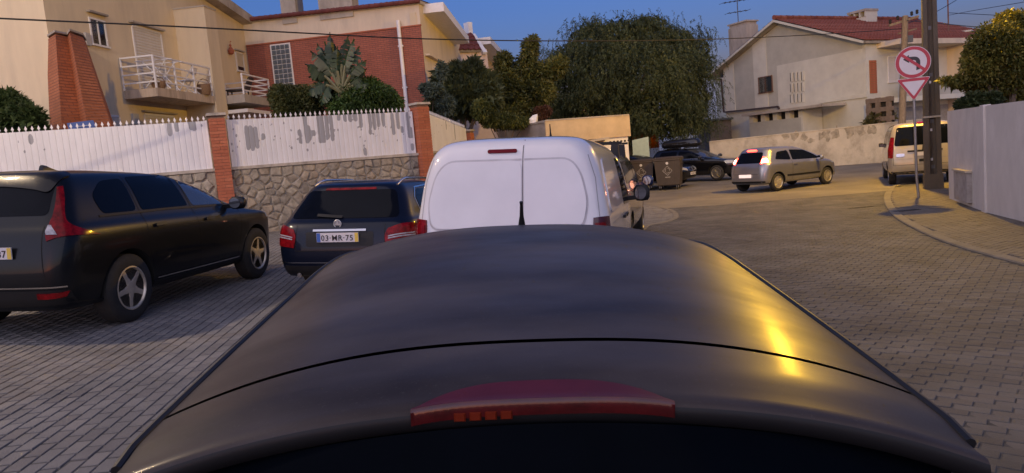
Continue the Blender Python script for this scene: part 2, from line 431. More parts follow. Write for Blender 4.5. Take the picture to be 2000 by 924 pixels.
# the painted sheet metal: white paint over grey, peeled where the attribute says so
def fence_mat():
    m, t, b = nodes_of('peeling_white_paint'); b.inputs['Roughness'].default_value = .5
    at_ = N(t, 'ShaderNodeAttribute', attribute_name='wear'); pv = t.nodes.new('ShaderNodeNewGeometry').outputs['Position']
    mp = N(t, 'ShaderNodeMapping', i_3=(1,1,.45)); t.links.new(pv, mp.inputs[0])
    n1 = noise(t, mp.outputs[0], 9, 5); a = N(t, 'ShaderNodeMath', operation='MULTIPLY_ADD', i_1=.5, i_2=-.25); t.links.new(n1, a.inputs[0])
    s = N(t, 'ShaderNodeMath', operation='ADD'); t.links.new(a.outputs[0], s.inputs[0]); t.links.new(at_.outputs['Fac'], s.inputs[1])
    f = ramp(t, s.outputs[0], [(.49, (0,0,0)), (.52, (1,1,1))])
    base = ramp(t, noise(t, mp.outputs[0], 3, 4), [(.3, (.62,.61,.62)), (.7, (.72,.71,.72))])
    rustn = ramp(t, noise(t, mp.outputs[0], 14, 3), [(.71, (0,0,0)), (.74, (1,1,1))])
    grey = mixc(t, rustn, (.3,.3,.315), (.2,.11,.06))
    t.links.new(mixc(t, f, base, grey), b.inputs['Base Color']); return m
M_FENCE = fence_mat()
M_WHITE = mat('white_metal_paint', (.78,.76,.76), .45, var=.05, scale=8, dirt=.25, dirtcol=(.4,.38,.36))
def finial_mesh(s=1.0):
    b = MB(); b.box(-.007*s,.007*s,-.006,.006,-.06,.05*s)
    b.prism([(-.022*s,.03*s),(-.012*s,.045*s),(-.03*s,.052*s),(-.02*s,.075*s),(0,.125*s),(.02*s,.075*s),(.03*s,.052*s),(.012*s,.045*s),(.022*s,.03*s)], -.006, .006)
    return b.mesh('finial', M_WHITE)
def metal_fence(A, B, label, zt0, zt1, zb, strokes, seed, pitch=.126, specks=70):
    az = math.degrees(math.atan2(B[0]-A[0], B[1]-A[1])); L = math.hypot(*(B-A))
    F = Frame(A[0], A[1], az, 'metal_fence', label, 'fence', 'white metal fence panels', 0); r = random.Random(seed)
    n = round(L/pitch); w = L/n; fm = finial_mesh()
    marks = []
    for u, v0, v1 in strokes:
        s0, za = F.px(u, v0, .03); s1, zb_ = F.px(u, v1, .03); marks.append((s0, za, zb_, .05))
    for k in range(specks): s0 = r.uniform(0, L); z0 = r.uniform(zb+.25, zt0-.1); marks.append((s0, z0+r.uniform(.005,.02), z0, r.uniform(.01,.026)))
    for i in range(n):
        x0 = i*w; zt = zt0+(zt1-zt0)*(i+.5)/n; b = MB(); ny = 30; pr = [(0,.009),(.05,.009),(.13,.002),(.5,0),(.87,.002),(.95,.009),(1,.009)]
        mine = [q for q in marks if abs(q[0]-(x0+w/2)) < w*1.2]
        wear = []
        for j in range(ny+1):
            z = zb+(zt-zb)*j/ny
            for px_, py_ in pr:
                x = x0+px_*w; b.v.append((x, py_, z)); best = 0
                for s0, za, zb_, rad_ in mine:
                    dz = max(0, z-za, zb_-z); d = math.hypot(x-s0, dz*.8); best = max(best, 1-d/(rad_*2))
                wear.append(max(best, .38*max(0, (z-zt+.09)/.09)))
        m_ = len(pr)
        for j in range(ny):
            for k in range(m_-1): q = j*m_+k; b.f.append((q, q+1, q+m_+1, q+m_)); b.mi.append(0)
        me = b.mesh('slat', M_FENCE, fix=False)
        a = me.attributes.new('wear', 'FLOAT', 'POINT'); a.data.foreach_set('value', wear)
        link('slat', me, F.root)
        f = link('finial', fm, F.root); f.location = (x0+w/2, .03, zt)
    MB().hexa([(0,.03,zt0-.08),(L,.03,zt1-.08),(L,.055,zt1-.08),(0,.055,zt0-.08),(0,.03,zt0-.03),(L,.03,zt1-.03),(L,.055,zt1-.03),(0,.055,zt0-.03)]).obj('top_rail', M_WHITE, F.root)
    MB().box(0, L, .03, .055, zb+.06, zb+.11).obj('bottom_rail', M_WHITE, F.root)
    for x in (0.02, L-.02): MB().box(x-.02, x+.02, -.005, .06, zb, (zt0 if x < 1 else zt1)+.01).obj('post', M_WHITE, F.root)
    return F
z4 = lambda L: [(420+x/2.496, 190+a/2.496, 190+b/2.496) for x, a, b in L]
ST2 = z4([(150,150,250),(170,150,252),(195,155,240),(435,100,215),(455,150,200),(500,100,215),(517,95,215),(540,95,190),(560,95,205),(410,168,180),(415,205,216),
 (705,85,140),(750,85,145),(770,85,150),(790,80,135),(815,80,135),(860,85,175),(885,80,145),(910,150,165),(935,80,190),(950,155,190),(967,160,195),(985,150,185),(1003,155,230),(1018,150,205),
 (600,90,104),(630,90,110),(655,88,112),(680,88,108),(730,258,275),(755,165,172),(235,188,195),(480,170,178),(960,235,250)])
ST1 = [(330,243,262),(344,240,254),(372,240,250),(378,240,252),(60,268,276)]
metal_fence(P0, P1-np.array([.2,.07]), 'white metal fence panel behind the black SUV, left of the tall brick pillar', 3.17, SHEET_T, SHEET_B, ST1, 11, specks=8)
metal_fence(P1+np.array([.19,.11]), P2-np.array([.2,.12]), 'peeling white metal fence panel above the dark blue estate car, between two brick pillars', SHEET_T, SHEET_T, SHEET_B, ST2, 12)
metal_fence(P2+np.array([.05,.25]), P3-np.array([.04,.2]), 'white metal fence panel in yellow light receding behind the white van', SHEET_T, 2.85, 2.05, [(868,230,250),(900,228,240),(885,240,270)], 13, pitch=.125, specks=20)

# ------------------------------------------------------------------ walls to the right and beyond the road
M_RWALL = mat('lavender_render', (.6,.565,.55), .9, var=.08, scale=3, bmp=.25, bscale=60, dirt=.35, dirtcol=(.3,.27,.25), stretch=(1,1,.5))
wc = gp(1863, 391, .03); wm_ = gp(1924, 414, .03); we = gp(2000, 433, .03)
WP = [np.array([wc[0]+5.5, wc[1]+3.6]), np.array([wc[0]+.75, wc[1]+.85]), np.array([wc[0]+.2, wc[1]+.5]), np.array([wc[0], wc[1]]), wm_[:2], we[:2]]
ed = (WP[-1]-WP[-2]); ed /= np.linalg.norm(ed); WP.append(WP[-1]+ed*7)
RW_ROOT = thing('garden_wall', (wm_[0], wm_[1], 0), 'pale lavender rendered garden wall with pilaster along the right-hand sidewalk', 'wall')
def ribbon_wall(pts, z0, z1, th, name, m, parent):
    rings = []
    for i, p in enumerate(pts):
        a = pts[max(i-1,0)]; c = pts[min(i+1,len(pts)-1)]; d = (c-a)/np.linalg.norm(c-a); n = np.array([-d[1], d[0]])*th
        l = np.array(parent.location)[:2] if parent else np.zeros(2); q = p-l; z0_, z1_ = (z0(p), z1(p)) if callable(z0) else (z0, z1)
        rings.append([(*q, z0_), (*q, z1_), (*(q+n), z1_), (*(q+n), z0_)])
    return MB().loft(rings).obj(name, m, parent)
wt = lambda p: 1.84
ribbon_wall(WP[:5], lambda p: -.4, wt, .2, 'wall_section', M_RWALL, RW_ROOT)
d45 = WP[5]-WP[4]
ribbon_wall([WP[4]+d45*.02, WP[5], WP[6]], lambda p: -.4, lambda p: 1.84, .2, 'wall_section', M_RWALL, RW_ROOT)
dw = (WP[3]-WP[4])/np.linalg.norm(WP[3]-WP[4]); nw = np.array([-dw[1], dw[0]])
if nw@(-WP[4]) < 0: nw = -nw
pl = lambda p, a, b, z: (p[0]+dw[0]*a+nw[0]*b-wm_[0], p[1]+dw[1]*a+nw[1]*b-wm_[1], z)
b = MB(); b.hexa([pl(WP[4],a,c,z) for z in (-.3,1.86) for a, c in ((-.1,-.1),(.14,-.1),(.14,.03),(-.1,.03))]); b.obj('pilaster', M_RWALL, RW_ROOT)
q1 = gp(1896, 405, .03)[:2]; q2 = gp(1874, 395, .03)[:2]; ql = float((q2-q1)@dw); qc = WP[4]+dw*float((q1-WP[4])@dw)
b = MB(); b.hexa([pl(qc,a,c,z) for z in (-.1,.52) for a, c in ((0,-.05),(max(.3,ql),-.05),(max(.3,ql),.1),(0,.1))]); b.obj('meter_niche', mat('grey_render', (.36,.33,.32), .9, dirt=.7, dirtcol=(.14,.12,.1)), RW_ROOT)
b = MB(); b.hexa([pl(qc,a,c,z) for z in (.521,.56) for a, c in ((-.03,-.05),(max(.3,ql)+.03,-.05),(max(.3,ql)+.03,.13),(-.03,.13))]); b.obj('niche_lid', M_CAPST, RW_ROOT)

M_OLDW = mat('stained_plaster', (.52,.46,.36), .92, var=.15, scale=1.6, bmp=.5, bscale=14, dirt=.95, dirtcol=(.2,.165,.12), stretch=(1,1,.8))
ow = [at(1385,272,37), at(1470,270,36.5), at(1600,259,36), at(1728,247,35), at(1800,240,35.5)]
OW = thing('roadside_wall', (ow[1][0], ow[1][1], 0), 'long stained cream plaster wall beyond the silver hatchback', 'wall')
ribbon_wall([p[:2] for p in ow], lambda p: -.3, lambda p: 1.62+.018*(p[0]-12), .25, 'wall_body', M_OLDW, OW)
b = MB()
for i in range(4):
    a, c = ow[i]-np.array([ow[1][0],ow[1][1],0]), ow[i+1]-np.array([ow[1][0],ow[1][1],0])
    za, zc = 1.62+.018*(ow[i][0]-12), 1.62+.018*(ow[i+1][0]-12)
    b.hexa([(a[0],a[1]-.03,za+.001),(c[0],c[1]-.03,zc+.001),(c[0],c[1]+.28,zc+.001),(a[0],a[1]+.28,za+.001),(a[0],a[1]-.03,za+.05),(c[0],c[1]-.03,zc+.05),(c[0],c[1]+.28,zc+.05),(a[0],a[1]+.28,za+.05)])
b.obj('coping', M_OLDW, OW)
# stains with a shape of their own: patches where the render has blown off
M_BARE = mat('bare_render', (.34,.295,.22), .95, var=.35, scale=5, bmp=.6, bscale=25)
rr = random.Random(4)
for u, v, w_, h_ in ((1535,266,.4,.25),(1552,264,.3,.4),(1600,266,.35,.3),(1615,263,.3,.5),(1632,262,.35,.6),(1660,258,.5,.55),(1682,256,.35,.35),(1703,254,.3,.4),(1585,275,.3,.2),(1570,268,.25,.35)):
    i = 1 if u < 1600 else 2; a, c = ow[i], ow[i+1]; d = ray(u, v); e = (c-a)[:2]
    A_ = np.array([[d[0], -e[0]], [d[1], -e[1]]]); t_, s_ = np.linalg.solve(A_, a[:2]); p = CAM+d*t_; nx = np.array([e[1], -e[0]])/np.linalg.norm(e); ex = e/np.linalg.norm(e)
    k = 11; rg = [(math.cos(2*PI*i_/k)*w_*rr.uniform(.3,.85), math.sin(2*PI*i_/k)*h_*rr.uniform(.3,.85)) for i_ in range(k)]
    f = lambda o_: [(p[0]+ex[0]*a_+nx[0]*o_-ow[1][0], p[1]+ex[1]*a_+nx[1]*o_-ow[1][1], p[2]+z_) for a_, z_ in rg]
    MB().loft([f(-.02), f(.006)]).obj('bare_patch', M_BARE, OW)
# ------------------------------------------------------------------ houses
M_CREAM = mat('cream_render', (.66,.54,.37), .92, var=.07, scale=1.2, bmp=.25, bscale=80, dirt=.55, dirtcol=(.43,.35,.26), stretch=(1.4,1.4,.3))
M_CREAM2 = mat('pale_cream_render', (.68,.57,.43), .92, var=.08, scale=1.3, bmp=.25, bscale=80, dirt=.6, dirtcol=(.42,.36,.29), stretch=(1.4,1.4,.35))
M_CONC = mat('weathered_concrete', (.42,.37,.31), .92, var=.15, scale=2, bmp=.3, dirt=.9, dirtcol=(.2,.17,.14), stretch=(1,1,.35))
M_PINK = mat('pink_render', (.72,.57,.49), .92, var=.06, scale=1.5, bmp=.2)
M_GLASS = mat('window_glass', (.012,.015,.02), .06, var=.1, spec=.8)
M_SHUT = mat('roller_shutter', (.62,.58,.52), .55, var=.06)
M_FRAME = mat('white_frame', (.72,.69,.66), .5, var=.05)
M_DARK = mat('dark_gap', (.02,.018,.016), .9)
M_TILE = rnd_mat('clay_roof_tile', [(.25,.075,.05), (.3,.095,.06), (.22,.07,.05), (.33,.12,.08)], .8, .4, 30, .35, 5)
M_TILED = rnd_mat('dark_clay_tile', [(.17,.05,.045), (.21,.065,.055), (.15,.045,.04)], .8, .4, 30, .35, 5)
def brick_mat(name, c1, c2, mort, sc=1):
    m, t, b = nodes_of(name); b.inputs['Roughness'].default_value = .75
    v = coords(t); sp = t.nodes.new('ShaderNodeSeparateXYZ'); t.links.new(v, sp.inputs[0])
    ad = N(t, 'ShaderNodeMath', operation='ADD'); t.links.new(sp.outputs[0], ad.inputs[0]); t.links.new(sp.outputs[1], ad.inputs[1])
    cb = t.nodes.new('ShaderNodeCombineXYZ'); t.links.new(ad.outputs[0], cb.inputs[0]); t.links.new(sp.outputs[2], cb.inputs[1])
    bt = N(t, 'ShaderNodeTexBrick', i_Scale=1.0, i_Color1=(*c1,1), i_Color2=(*c2,1), i_Mortar=(*mort,1)); bt.inputs['Mortar Size'].default_value = .009
    bt.inputs['Brick Width'].default_value = .24*sc; bt.inputs['Row Height'].default_value = .075*sc; bt.inputs['Bias'].default_value = 0
    t.links.new(cb.outputs[0], bt.inputs['Vector'])
    n = noise(t, v, 1.3, 5); c = mixc(t, 1, bt.outputs[0], ramp(t, n, [(.3, (.78,.76,.74)), (.7, (1,1,1))]), 'MULTIPLY')
    t.links.new(c, b.inputs['Base Color']); inv = N(t, 'ShaderNodeMath', operation='SUBTRACT', i_0=1.0); t.links.new(bt.outputs['Fac'], inv.inputs[1])
    bump(t, b, inv.outputs[0], .5, .01); return m
M_BWALL = brick_mat('red_brick_wall', (.34,.1,.06), (.41,.125,.075), (.17,.075,.055))
M_RAIL = mat('white_railing_paint', (.78,.76,.75), .45, var=.06, dirt=.2, dirtcol=(.35,.3,.27))

def shutter_window(F, s0, s1, z0, z1, name='window', open_=0, slats=14, parent=None, ylo=0.0):
    """Roller shutter in a reveal: frame, slats as sub-parts, lintel board, sill."""
    fr = MB().box(s0-.06, s0, ylo-.03, ylo+.08, z0, z1).box(s1, s1+.06, ylo-.03, ylo+.08, z0, z1).box(s0, s1, ylo-.031, ylo+.079, z1, z1+.06).box(s0-.1, s1+.1, ylo-.09, ylo+.08, z0-.06, z0-.001).obj('window', M_FRAME, parent or F.root)
    if open_: MB().box(s0, s1, ylo-.01, ylo+.03, z0, z0+open_).obj('pane', M_GLASS, fr)
    h = (z1-z0-open_)/slats; me = MB().loft([[(s0+.003, ylo+.02, .003), (s0+.003, ylo-.012, .01), (s0+.003, ylo-.018, h*.5), (s0+.003, ylo-.012, h-.006), (s0+.003, ylo+.02, h-.003)],
        [(s1-.003, ylo+.02, .003), (s1-.003, ylo-.012, .01), (s1-.003, ylo-.018, h*.5), (s1-.003, ylo-.012, h-.006), (s1-.003, ylo+.02, h-.003)]]).mesh('shutter_slat', M_SHUT)
    for k in range(slats):
        o = link('shutter_slat', me, fr); o.location = (0, 0, z0+open_+k*h)
    return fr
def glazed_window(F, s0, s1, z0, z1, nx=2, m=None, parent=None, y=0.0, glass=None, fw_=.05):
    b = MB().box(s0-fw_, s0, y-.03, y+.06, z0, z1).box(s1, s1+fw_, y-.03, y+.06, z0, z1).box(s0-fw_, s1+fw_, y-.031, y+.061, z1, z1+fw_).box(s0-fw_-.03, s1+fw_+.03, y-.07, y+.06, z0-.05, z0)
    fr = b.obj('window', m or M_FRAME, parent or F.root); w = (s1-s0)/nx
    for k in range(nx):
        if k: MB().box(s0+k*w-.02, s0+k*w+.02, y-.025, y+.03, z0, z1).obj('mullion', m or M_FRAME, fr)
        MB().box(s0+k*w+.001, s0+(k+1)*w-.001, y, y+.012, z0, z1).obj('pane', glass or M_GLASS, fr)
    return fr
def railing(parent, pts, h, name='railing', bars=(.98,.72,.46,.2), post=.9, r=.018, topflat=True):
    """Posts and horizontal bars along a polyline of (x, y, z)."""
    pts = [Vector(p) for p in pts]
    root = None
    for i in range(len(pts)-1):
        a, c = pts[i], pts[i+1]; n = max(1, round((c-a).length/post))
        for k in range(n+(1 if i == len(pts)-2 else 0)):
            p = a.lerp(c, k/n); MB().box(p.x-r*1.4, p.x+r*1.4, p.y-r*1.4, p.y+r*1.4, p.z, p.z+h).obj('railing_post', M_RAIL, parent)
        for q in bars:
            up = Vector((0,0,h*q)); MB().bar(a+up, c+up, .055 if q > .9 else .042, .045 if q > .9 else .042).obj('railing_bar', M_RAIL, parent)
def tiles_roof(parent, A, B, D, name, m, sp=.24, row=.36, th=.07, amp=.045):
    """Roof slope: A-B is the eave line, D the vector from eave up to ridge. Corrugated tiles in overlapping rows; one mesh (too many to pick apart)."""
    A, B, D = Vector(A), Vector(B), Vector(D); e = B-A; L = e.length; e.normalize(); n = e.cross(D).normalized()
    if n.z < 0: n = -n
    nr = max(1, round(D.length/row)); nc = max(1, round(L/sp)); b = MB(); r = random.Random(5)
    for j in range(nr):
        j0 = r.uniform(-.006, .006); base = len(b.v); k = 5
        for i in range(nc*k+1):
            h = abs(math.sin(PI*i/k))*amp if False else (.5-.5*math.cos(2*PI*i/k))*amp
            p = A+e*(L*i/(nc*k)); q0 = p+D*(j/nr)+n*(h+th+.03+j0); q1 = p+D*(min(1,(j+1.08)/nr))+n*(h+th+j0); q2 = p+D*(j/nr)+n*(h+th-.02)
            b.v += [tuple(q2), tuple(q0), tuple(q1)]
        for i in range(nc*k):
            q = base+i*3; b.f += [(q, q+3, q+4, q+1), (q+1, q+4, q+5, q+2)]; b.mi += [0, 0]
    o = b.obj(name, m, parent, fix=False); tag(o, kind='stuff')
    MB().hexa([A-n*.06, B-n*.06, B+D-n*.06, A+D-n*.06, A+n*.06, B+n*.06, B+D+n*.06, A+D+n*.06]).obj('roof_deck', M_CONC, parent)
    return o

# ---- house at the left: corner at photo x = 122, facade running away along the street
LO = at(122, 250, 18.4)
FL = Frame(LO[0], LO[1], 6.1, 'corner_house', 'cream rendered corner house at the far left with brick chimney breast and white railed balcony', 'house')
R_ = FL.root; p = FL.px
sF0 = p(343, 60)[0]                                # where the projecting fin wall starts
MB().box(0, sF0+.8, 0, 9, .2, 10.5).obj('main_block', M_CREAM, R_)
sE = 12.2
zev = p(470, 30)[1]
# rear block under the sloping verge
sa, za = p(422, 0, -.35); sb, zb = p(505, 56, -.35)
sl_ = (zb-za)/(sb-sa); zz = lambda s: za+sl_*(s-sa)
MB().prism([(sF0+.8, .2), (sE, .2), (sE, zz(sE)-.02), (sF0+.8, zz(sF0+.8)-.02)], .003, 8.5).obj('rear_block', M_CREAM, R_)
MB().prism([(sF0-.5, zz(sF0-.5)), (sb+.05, zz(sb+.05)), (sb+.05, zz(sb+.05)+.32), (sF0-.5, zz(sF0-.5)+.42)], -.4, 8.6).obj('roof_verge', M_CONC, R_)
# fin wall beside the balcony
s_a = p(345, 40)[0]
yfin = FL.side(404, 60, sF0)[0]
zft = FL.side(370, 16, sF0)[1]
MB().box(sF0, sF0+.75, yfin, .05, .2, zft).obj('fin_wall', M_CREAM, R_)
MB().box(sF0-.02, sF0+.77, yfin-.02, .05, zft, zft+.05).obj('fin_coping', M_CONC, R_)
# chimney breast of brick wrapped round the corner, flaring downwards, courses as real ledges
def cpt(u, v, Z): return FL.loc(at(u, v, Z))
TOP = [cpt(90,81,18.3), cpt(110,79,17.75), cpt(133,82,18.15), cpt(139,80,17.75), cpt(163,80,18.35), cpt(168,80,19.0)]
BOT = [cpt(101,330,18.2), cpt(127,330,17.35), cpt(172,330,17.9), cpt(187,330,17.3), cpt(243,330,18.0), cpt(250,330,18.8)]
TOP.append((TOP[5][0], .6, TOP[5][2])); BOT.append((BOT[5][0], .6, BOT[5][2])); TOP.append((.15, TOP[0][1], TOP[0][2])); BOT.append((.15, BOT[0][1], BOT[0][2]))
zt_, zb_ = TOP[0][2], BOT[0][2]; nc = int((zt_-zb_)/.078)
cb = MB(); cx = sum(q[0] for q in TOP)/8; cy = sum(q[1] for q in TOP)/8
rings = []
for k in range(nc+1):
    for dz, ins in ((.004,.99),(.008,1),(.07,1),(.074,.99)):
        t = min(1, (k*.078+dz)/(zt_-zb_)); g = []
        for T, B_ in zip(TOP, BOT):
            q = [B_[i]+(T[i]-B_[i])*t for i in range(2)]; g.append((cx+(q[0]-cx)*ins, cy+(q[1]-cy)*ins, zb_+k*.078+dz))
        rings.append(g)
M_CBR = brick_mat('chimney_brick', (.42,.14,.06), (.5,.175,.075), (.25,.1,.06))
cb.loft(rings).obj('brick_chimney_breast', M_CBR, R_)
MB().loft([[(cx+(a-cx)*s_, cy+(c-cy)*s_, z+.005+dz) for a, c, z in [(T[0], T[1], zt_+.08) for T in TOP]] for s_, dz in ((1.03,0),(1.03,.05))]).obj('chimney_cap', M_CONC, R_)
# small window and its lamp-plate, shutter, balcony
s0, z1 = p(172,36); s1, _ = p(203,45); z0 = p(188,87)[1]
glazed_window(FL, s0+.05, s1-.02, z0, z1, 2)
MB().box(s0-.05, s1+.08, -.12, .02, z1+.17, z1+.22).obj('window_lintel', M_CONC, R_)
s2, z2 = p(170,75); MB().box(s2-.12, s2+.06, -.06, .01, z2-.2, z2+.14).obj('meter_box', mat('grey_box', (.4,.38,.36), .6), R_)
s0, z1 = p(258,52); s1, _ = p(311,60); zslab = p(305,168, FL.side(404, 60, sF0)[0])[1]
shutter_window(FL, s0, s1, zslab+.02, z1, slats=22)
MB().box(s0-.15, s1+.12, -.14, .02, z1+.1, z1+.15).obj('window_lintel', M_CONC, R_)
# balcony
yb = yfin+.04
sc0, zrail = p(298,106, yb); ztop = p(302,170, yb)[1]; zbot = p(306,187, yb)[1]
sc1 = sF0+.02
MB().box(sc0, sc1, yb, .01, zbot, ztop).obj('balcony_slab', mat('balcony_concrete', (.55,.44,.33), .9, var=.1, scale=3, bmp=.3, dirt=.95, dirtcol=(.17,.13,.1), stretch=(2.5,2.5,.25)), R_)
railing(R_, [(sc0+.04, 0.0, ztop), (sc0+.04, yb+.04, ztop), (sc1-.03, yb+.04, ztop)], zrail-ztop, post=1.15)
# second balcony beyond the fin
yb2 = -1.75
q0 = FL.loc(at(441,190,25.0)); s20 = sF0+.76
s21, zr2 = p(526,155, yb2); zt2 = p(526,192, yb2)[1]
MB().box(s20, s21, yb2, .01, zt2-.28, zt2).obj('balcony_slab', M_CONC, R_)
railing(R_, [(s20+.05, yb2+.04, zt2), (s21-.04, yb2+.04, zt2), (s21-.04, 0, zt2)], zr2-zt2, post=1.6)
MB().box(s20, s21+.2, yb2-.05, .01, zt2-.62, zt2-.5).obj('awning_beam', M_FRAME, R_)
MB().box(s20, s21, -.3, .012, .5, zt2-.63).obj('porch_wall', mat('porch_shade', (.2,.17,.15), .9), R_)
s0, z1 = p(460,103); s1, _ = p(473,108); z0 = p(468,138)[1]
shutter_window(FL, s0, s1, z0, z1, open_=.16, slats=14)
MB().box(s0-.1, s1+.1, -.1, .02, z1+.09, z1+.14).obj('window_lintel', M_CONC, R_)
s0, z1 = p(282,225); s1, _ = p(338,230)
shutter_window(FL, s0, s1, z1-1.3, z1, slats=14)
MB().box(s0-.12, s1+.12, -.12, .02, z1+.09, z1+.14).obj('window_lintel', M_CONC, R_)
s0, z1 = p(212,228); s1, _ = p(231,230); shutter_window(FL, s0, s1, z1-1.2, z1, slats=14)
s2, z2 = p(262,233); MB().box(s2-.14, s2+.14, -.08, .01, z2-.16, z2+.16).obj('alarm_box', mat('pale_grey_plastic', (.45,.45,.45), .5), R_)
# things on the house
M_TERRA = mat('terracotta', (.4,.12,.06), .8, var=.2)
s2, z2 = p(446,97)
t = thing('wall_ornament', tuple(np.array(FL.o)+FL.sx*s2-FL.iy*.1+np.array([0,0,z2-.2])), 'small terracotta wall ornament hanging beside the far shuttered window', 'ornament')
MB().lathe([(0,.03),(.05,.1),(.16,.12),(.24,.07),(.3,.03),(.36,.05),(.4,.015)], 10, 'z').obj('pot', M_TERRA, t, smooth=True)
MB().tube([(0,0,.4),(0,.03,.52),(.02,.1,.5)], .012, 6).obj('hook', M_TERRA, t)
def on_balcony(a, y, z): return tuple(np.array(FL.o)+FL.sx*a+FL.iy*y+np.array([0,0,z]))
M_PLW = mat('white_plastic', (.75,.74,.74), .4, var=.04)
t = thing('drying_rack', on_balcony(sc0+.75, -.75, ztop), 'white folding drying rack with crossed legs on the left part of the near balcony', 'drying rack')
for y in (-.3, .3):
    MB().tube([(-.4,y,0),(.35,y,.85)], .017, 6).obj('leg', M_PLW, t); MB().tube([(.4,y,0),(-.35,y,.85)], .017, 6).obj('leg', M_PLW, t)
for k in range(5): MB().tube([(-.5+k*.25,-.33,.85),(-.5+k*.25,.33,.85)], .009, 5).obj('rung', M_PLW, t)
MB().tube([(-.55,-.33,.86),(.55,-.33,.86)], .014, 6).tube([(-.55,.33,.86),(.55,.33,.86)], .014, 6).obj('frame', M_PLW, t)
t = thing('folding_chair', on_balcony(sc0+2.3, -.7, ztop), 'white folding chair with crossed legs at the fin wall end of the near balcony', 'chair')
for y in (-.22, .22):
    MB().tube([(-.25,y,0),(.28,y,.8)], .016, 6).obj('leg', M_PLW, t); MB().tube([(.3,y,0),(-.2,y,.46)], .016, 6).obj('leg', M_PLW, t)
MB().box(-.22,.15,-.21,.21,.43,.46).obj('seat', M_PLW, t); MB().hexa([(.2,-.21,.62),(.22,-.21,.62),(.22,.21,.62),(.2,.21,.62),(.29,-.21,.84),(.31,-.21,.84),(.31,.21,.84),(.29,.21,.84)]).obj('backrest', M_PLW, t)
M_WICK = mat('wicker', (.22,.13,.07), .8, var=.3, scale=40, bmp=.6)
for (a, y, lab, h, r) in ((.35,-.9,'brown wicker basket by the corner of the near balcony',.22,.2), (2.75,-1.0,'round brown basket behind the far end of the near balcony railing',.34,.22)):
    t = thing('basket', on_balcony(sc0+a, y, ztop), lab, 'basket', 'baskets on the balcony')
    MB().lathe([(0,r*.75),(h*.5,r),(h,r*.92),(h-.01,r*.85),(.03,r*.6)], 14, 'z').obj('bowl', M_WICK, t, smooth=True)
    MB().tube([(-r*.9,0,h),(-r*.6,0,h*1.4),(0,0,h*1.55),(r*.6,0,h*1.4),(r*.9,0,h)], .015, 6).obj('handle', M_WICK, t)
t = thing('garden_chair', on_balcony(s21-1.1, -1.0, zt2), 'dark low chair on the far balcony beyond the fin wall', 'chair')
M_DPL = mat('dark_brown_plastic', (.04,.03,.028), .5)
MB().box(-.35,.35,-.25,.25,.26,.31).obj('seat', M_DPL, t); MB().hexa([(.3,-.25,.3),(.36,-.25,.3),(.36,.25,.3),(.3,.25,.3),(.5,-.25,.7),(.55,-.25,.7),(.55,.25,.7),(.5,.25,.7)]).obj('backrest', M_DPL, t)
for x in (-.3,.3):
    for y in (-.2,.2): MB().box(x-.02,x+.02,y-.02,y+.02,0,.26).obj('leg', M_DPL, t)
# blue board with a white outline at the chimney's foot
bp = at(163, 262, 16.75)
t = thing('blue_board', (bp[0], bp[1], bp[2]-1.4), 'small blue board with white outline at the foot of the brick chimney breast', 'board', az=-24)
M_BLUE = mat('blue_plastic', (.045,.09,.28), .45, var=.1)
out = [(-.28,0),(-.27,.2),(-.3,.42),(.24,.46),(.28,.32),(.16,.02)]
MB().prism([(a, c+1.25) for a, c in out], -.02, .02).obj('board', M_BLUE, t)
for a, c in (((-.1,1.36),(-.1,1.58)), ((-.1,1.58),(.15,1.6)), ((.15,1.6),(.12,1.38)), ((.12,1.38),(-.1,1.36)), ((-.03,1.36),(-.03,1.5)), ((.06,1.37),(.06,1.5))):
    MB().bar((a[0],-.024,a[1]), (c[0],-.024,c[1]), .006, .03, up=(0,1,0)).obj('outline', M_PLW, t)
MB().tube([(0,.05,0),(0,.05,1.5)], .025, 8).obj('pole', M_DPL, t)

# ---- brick house behind the palms
BL = at(496, 90, 29.0); BRr = at(822, 52, 27.9)
azB = math.degrees(math.atan2(BRr[0]-BL[0], BRr[1]-BL[1]))
FB = Frame(BL[0], BL[1], azB, 'brick_house', 'house with a broad red brick gable wall and pale cream band behind the palms', 'house')
R_ = FB.root; p = FB.px; LB_ = float(np.hypot(*(BRr-BL)[:2]))
zbt = p(660, 70)[1]; ztp = p(500, 38)[1]; ztr = p(822, 4)[1]
MB().prism([(-.8,.2),(LB_,.2),(LB_,ztr),(-.8,ztp)], 0, 9).obj('wall', M_CREAM2, R_)
MB().box(-.3, LB_-.0, -.06, .003, .2, zbt).obj('brick_facing', M_BWALL, R_)
MB().box(-.3, LB_+.03, -.09, .004, zbt, zbt+.05).obj('brick_ledge', M_TERRA, R_)
s0, z1 = p(531,90); s1, _ = p(566,89); z0 = p(560,168)[1]
gb = MB().box(s0-.05, s1+.05, -.075, -.02, z0-.6, z1+.04).obj('glass_block_window', M_FRAME, R_)
m, t_, b_ = nodes_of('glass_block'); b_.inputs['Roughness'].default_value = .12; b_.inputs['Base Color'].default_value = (.1,.12,.14,1); bump(t_, b_, noise(t_, coords(t_), 9, 2), .8, .05); M_GB = m
w4 = (s1-s0)/4; nr_ = max(6, round((z1-z0)/w4))+2
me = MB().loft([[(x*w4*.46,-.076,y*w4*.46) for x,y in ((-1,-1),(1,-1),(1,1),(-1,1))],[(x*w4*.44,-.09,y*w4*.44) for x,y in ((-1,-1),(1,-1),(1,1),(-1,1))],[(x*w4*.3,-.1,y*w4*.3) for x,y in ((-1,-1),(1,-1),(1,1),(-1,1))]]).mesh('glass_block', M_GB)
for i in range(4):
    for j in range(nr_):
        o = link('glass_block', me, gb); o.location = (s0+(i+.5)*w4, 0, z1-(j+.5)*w4)
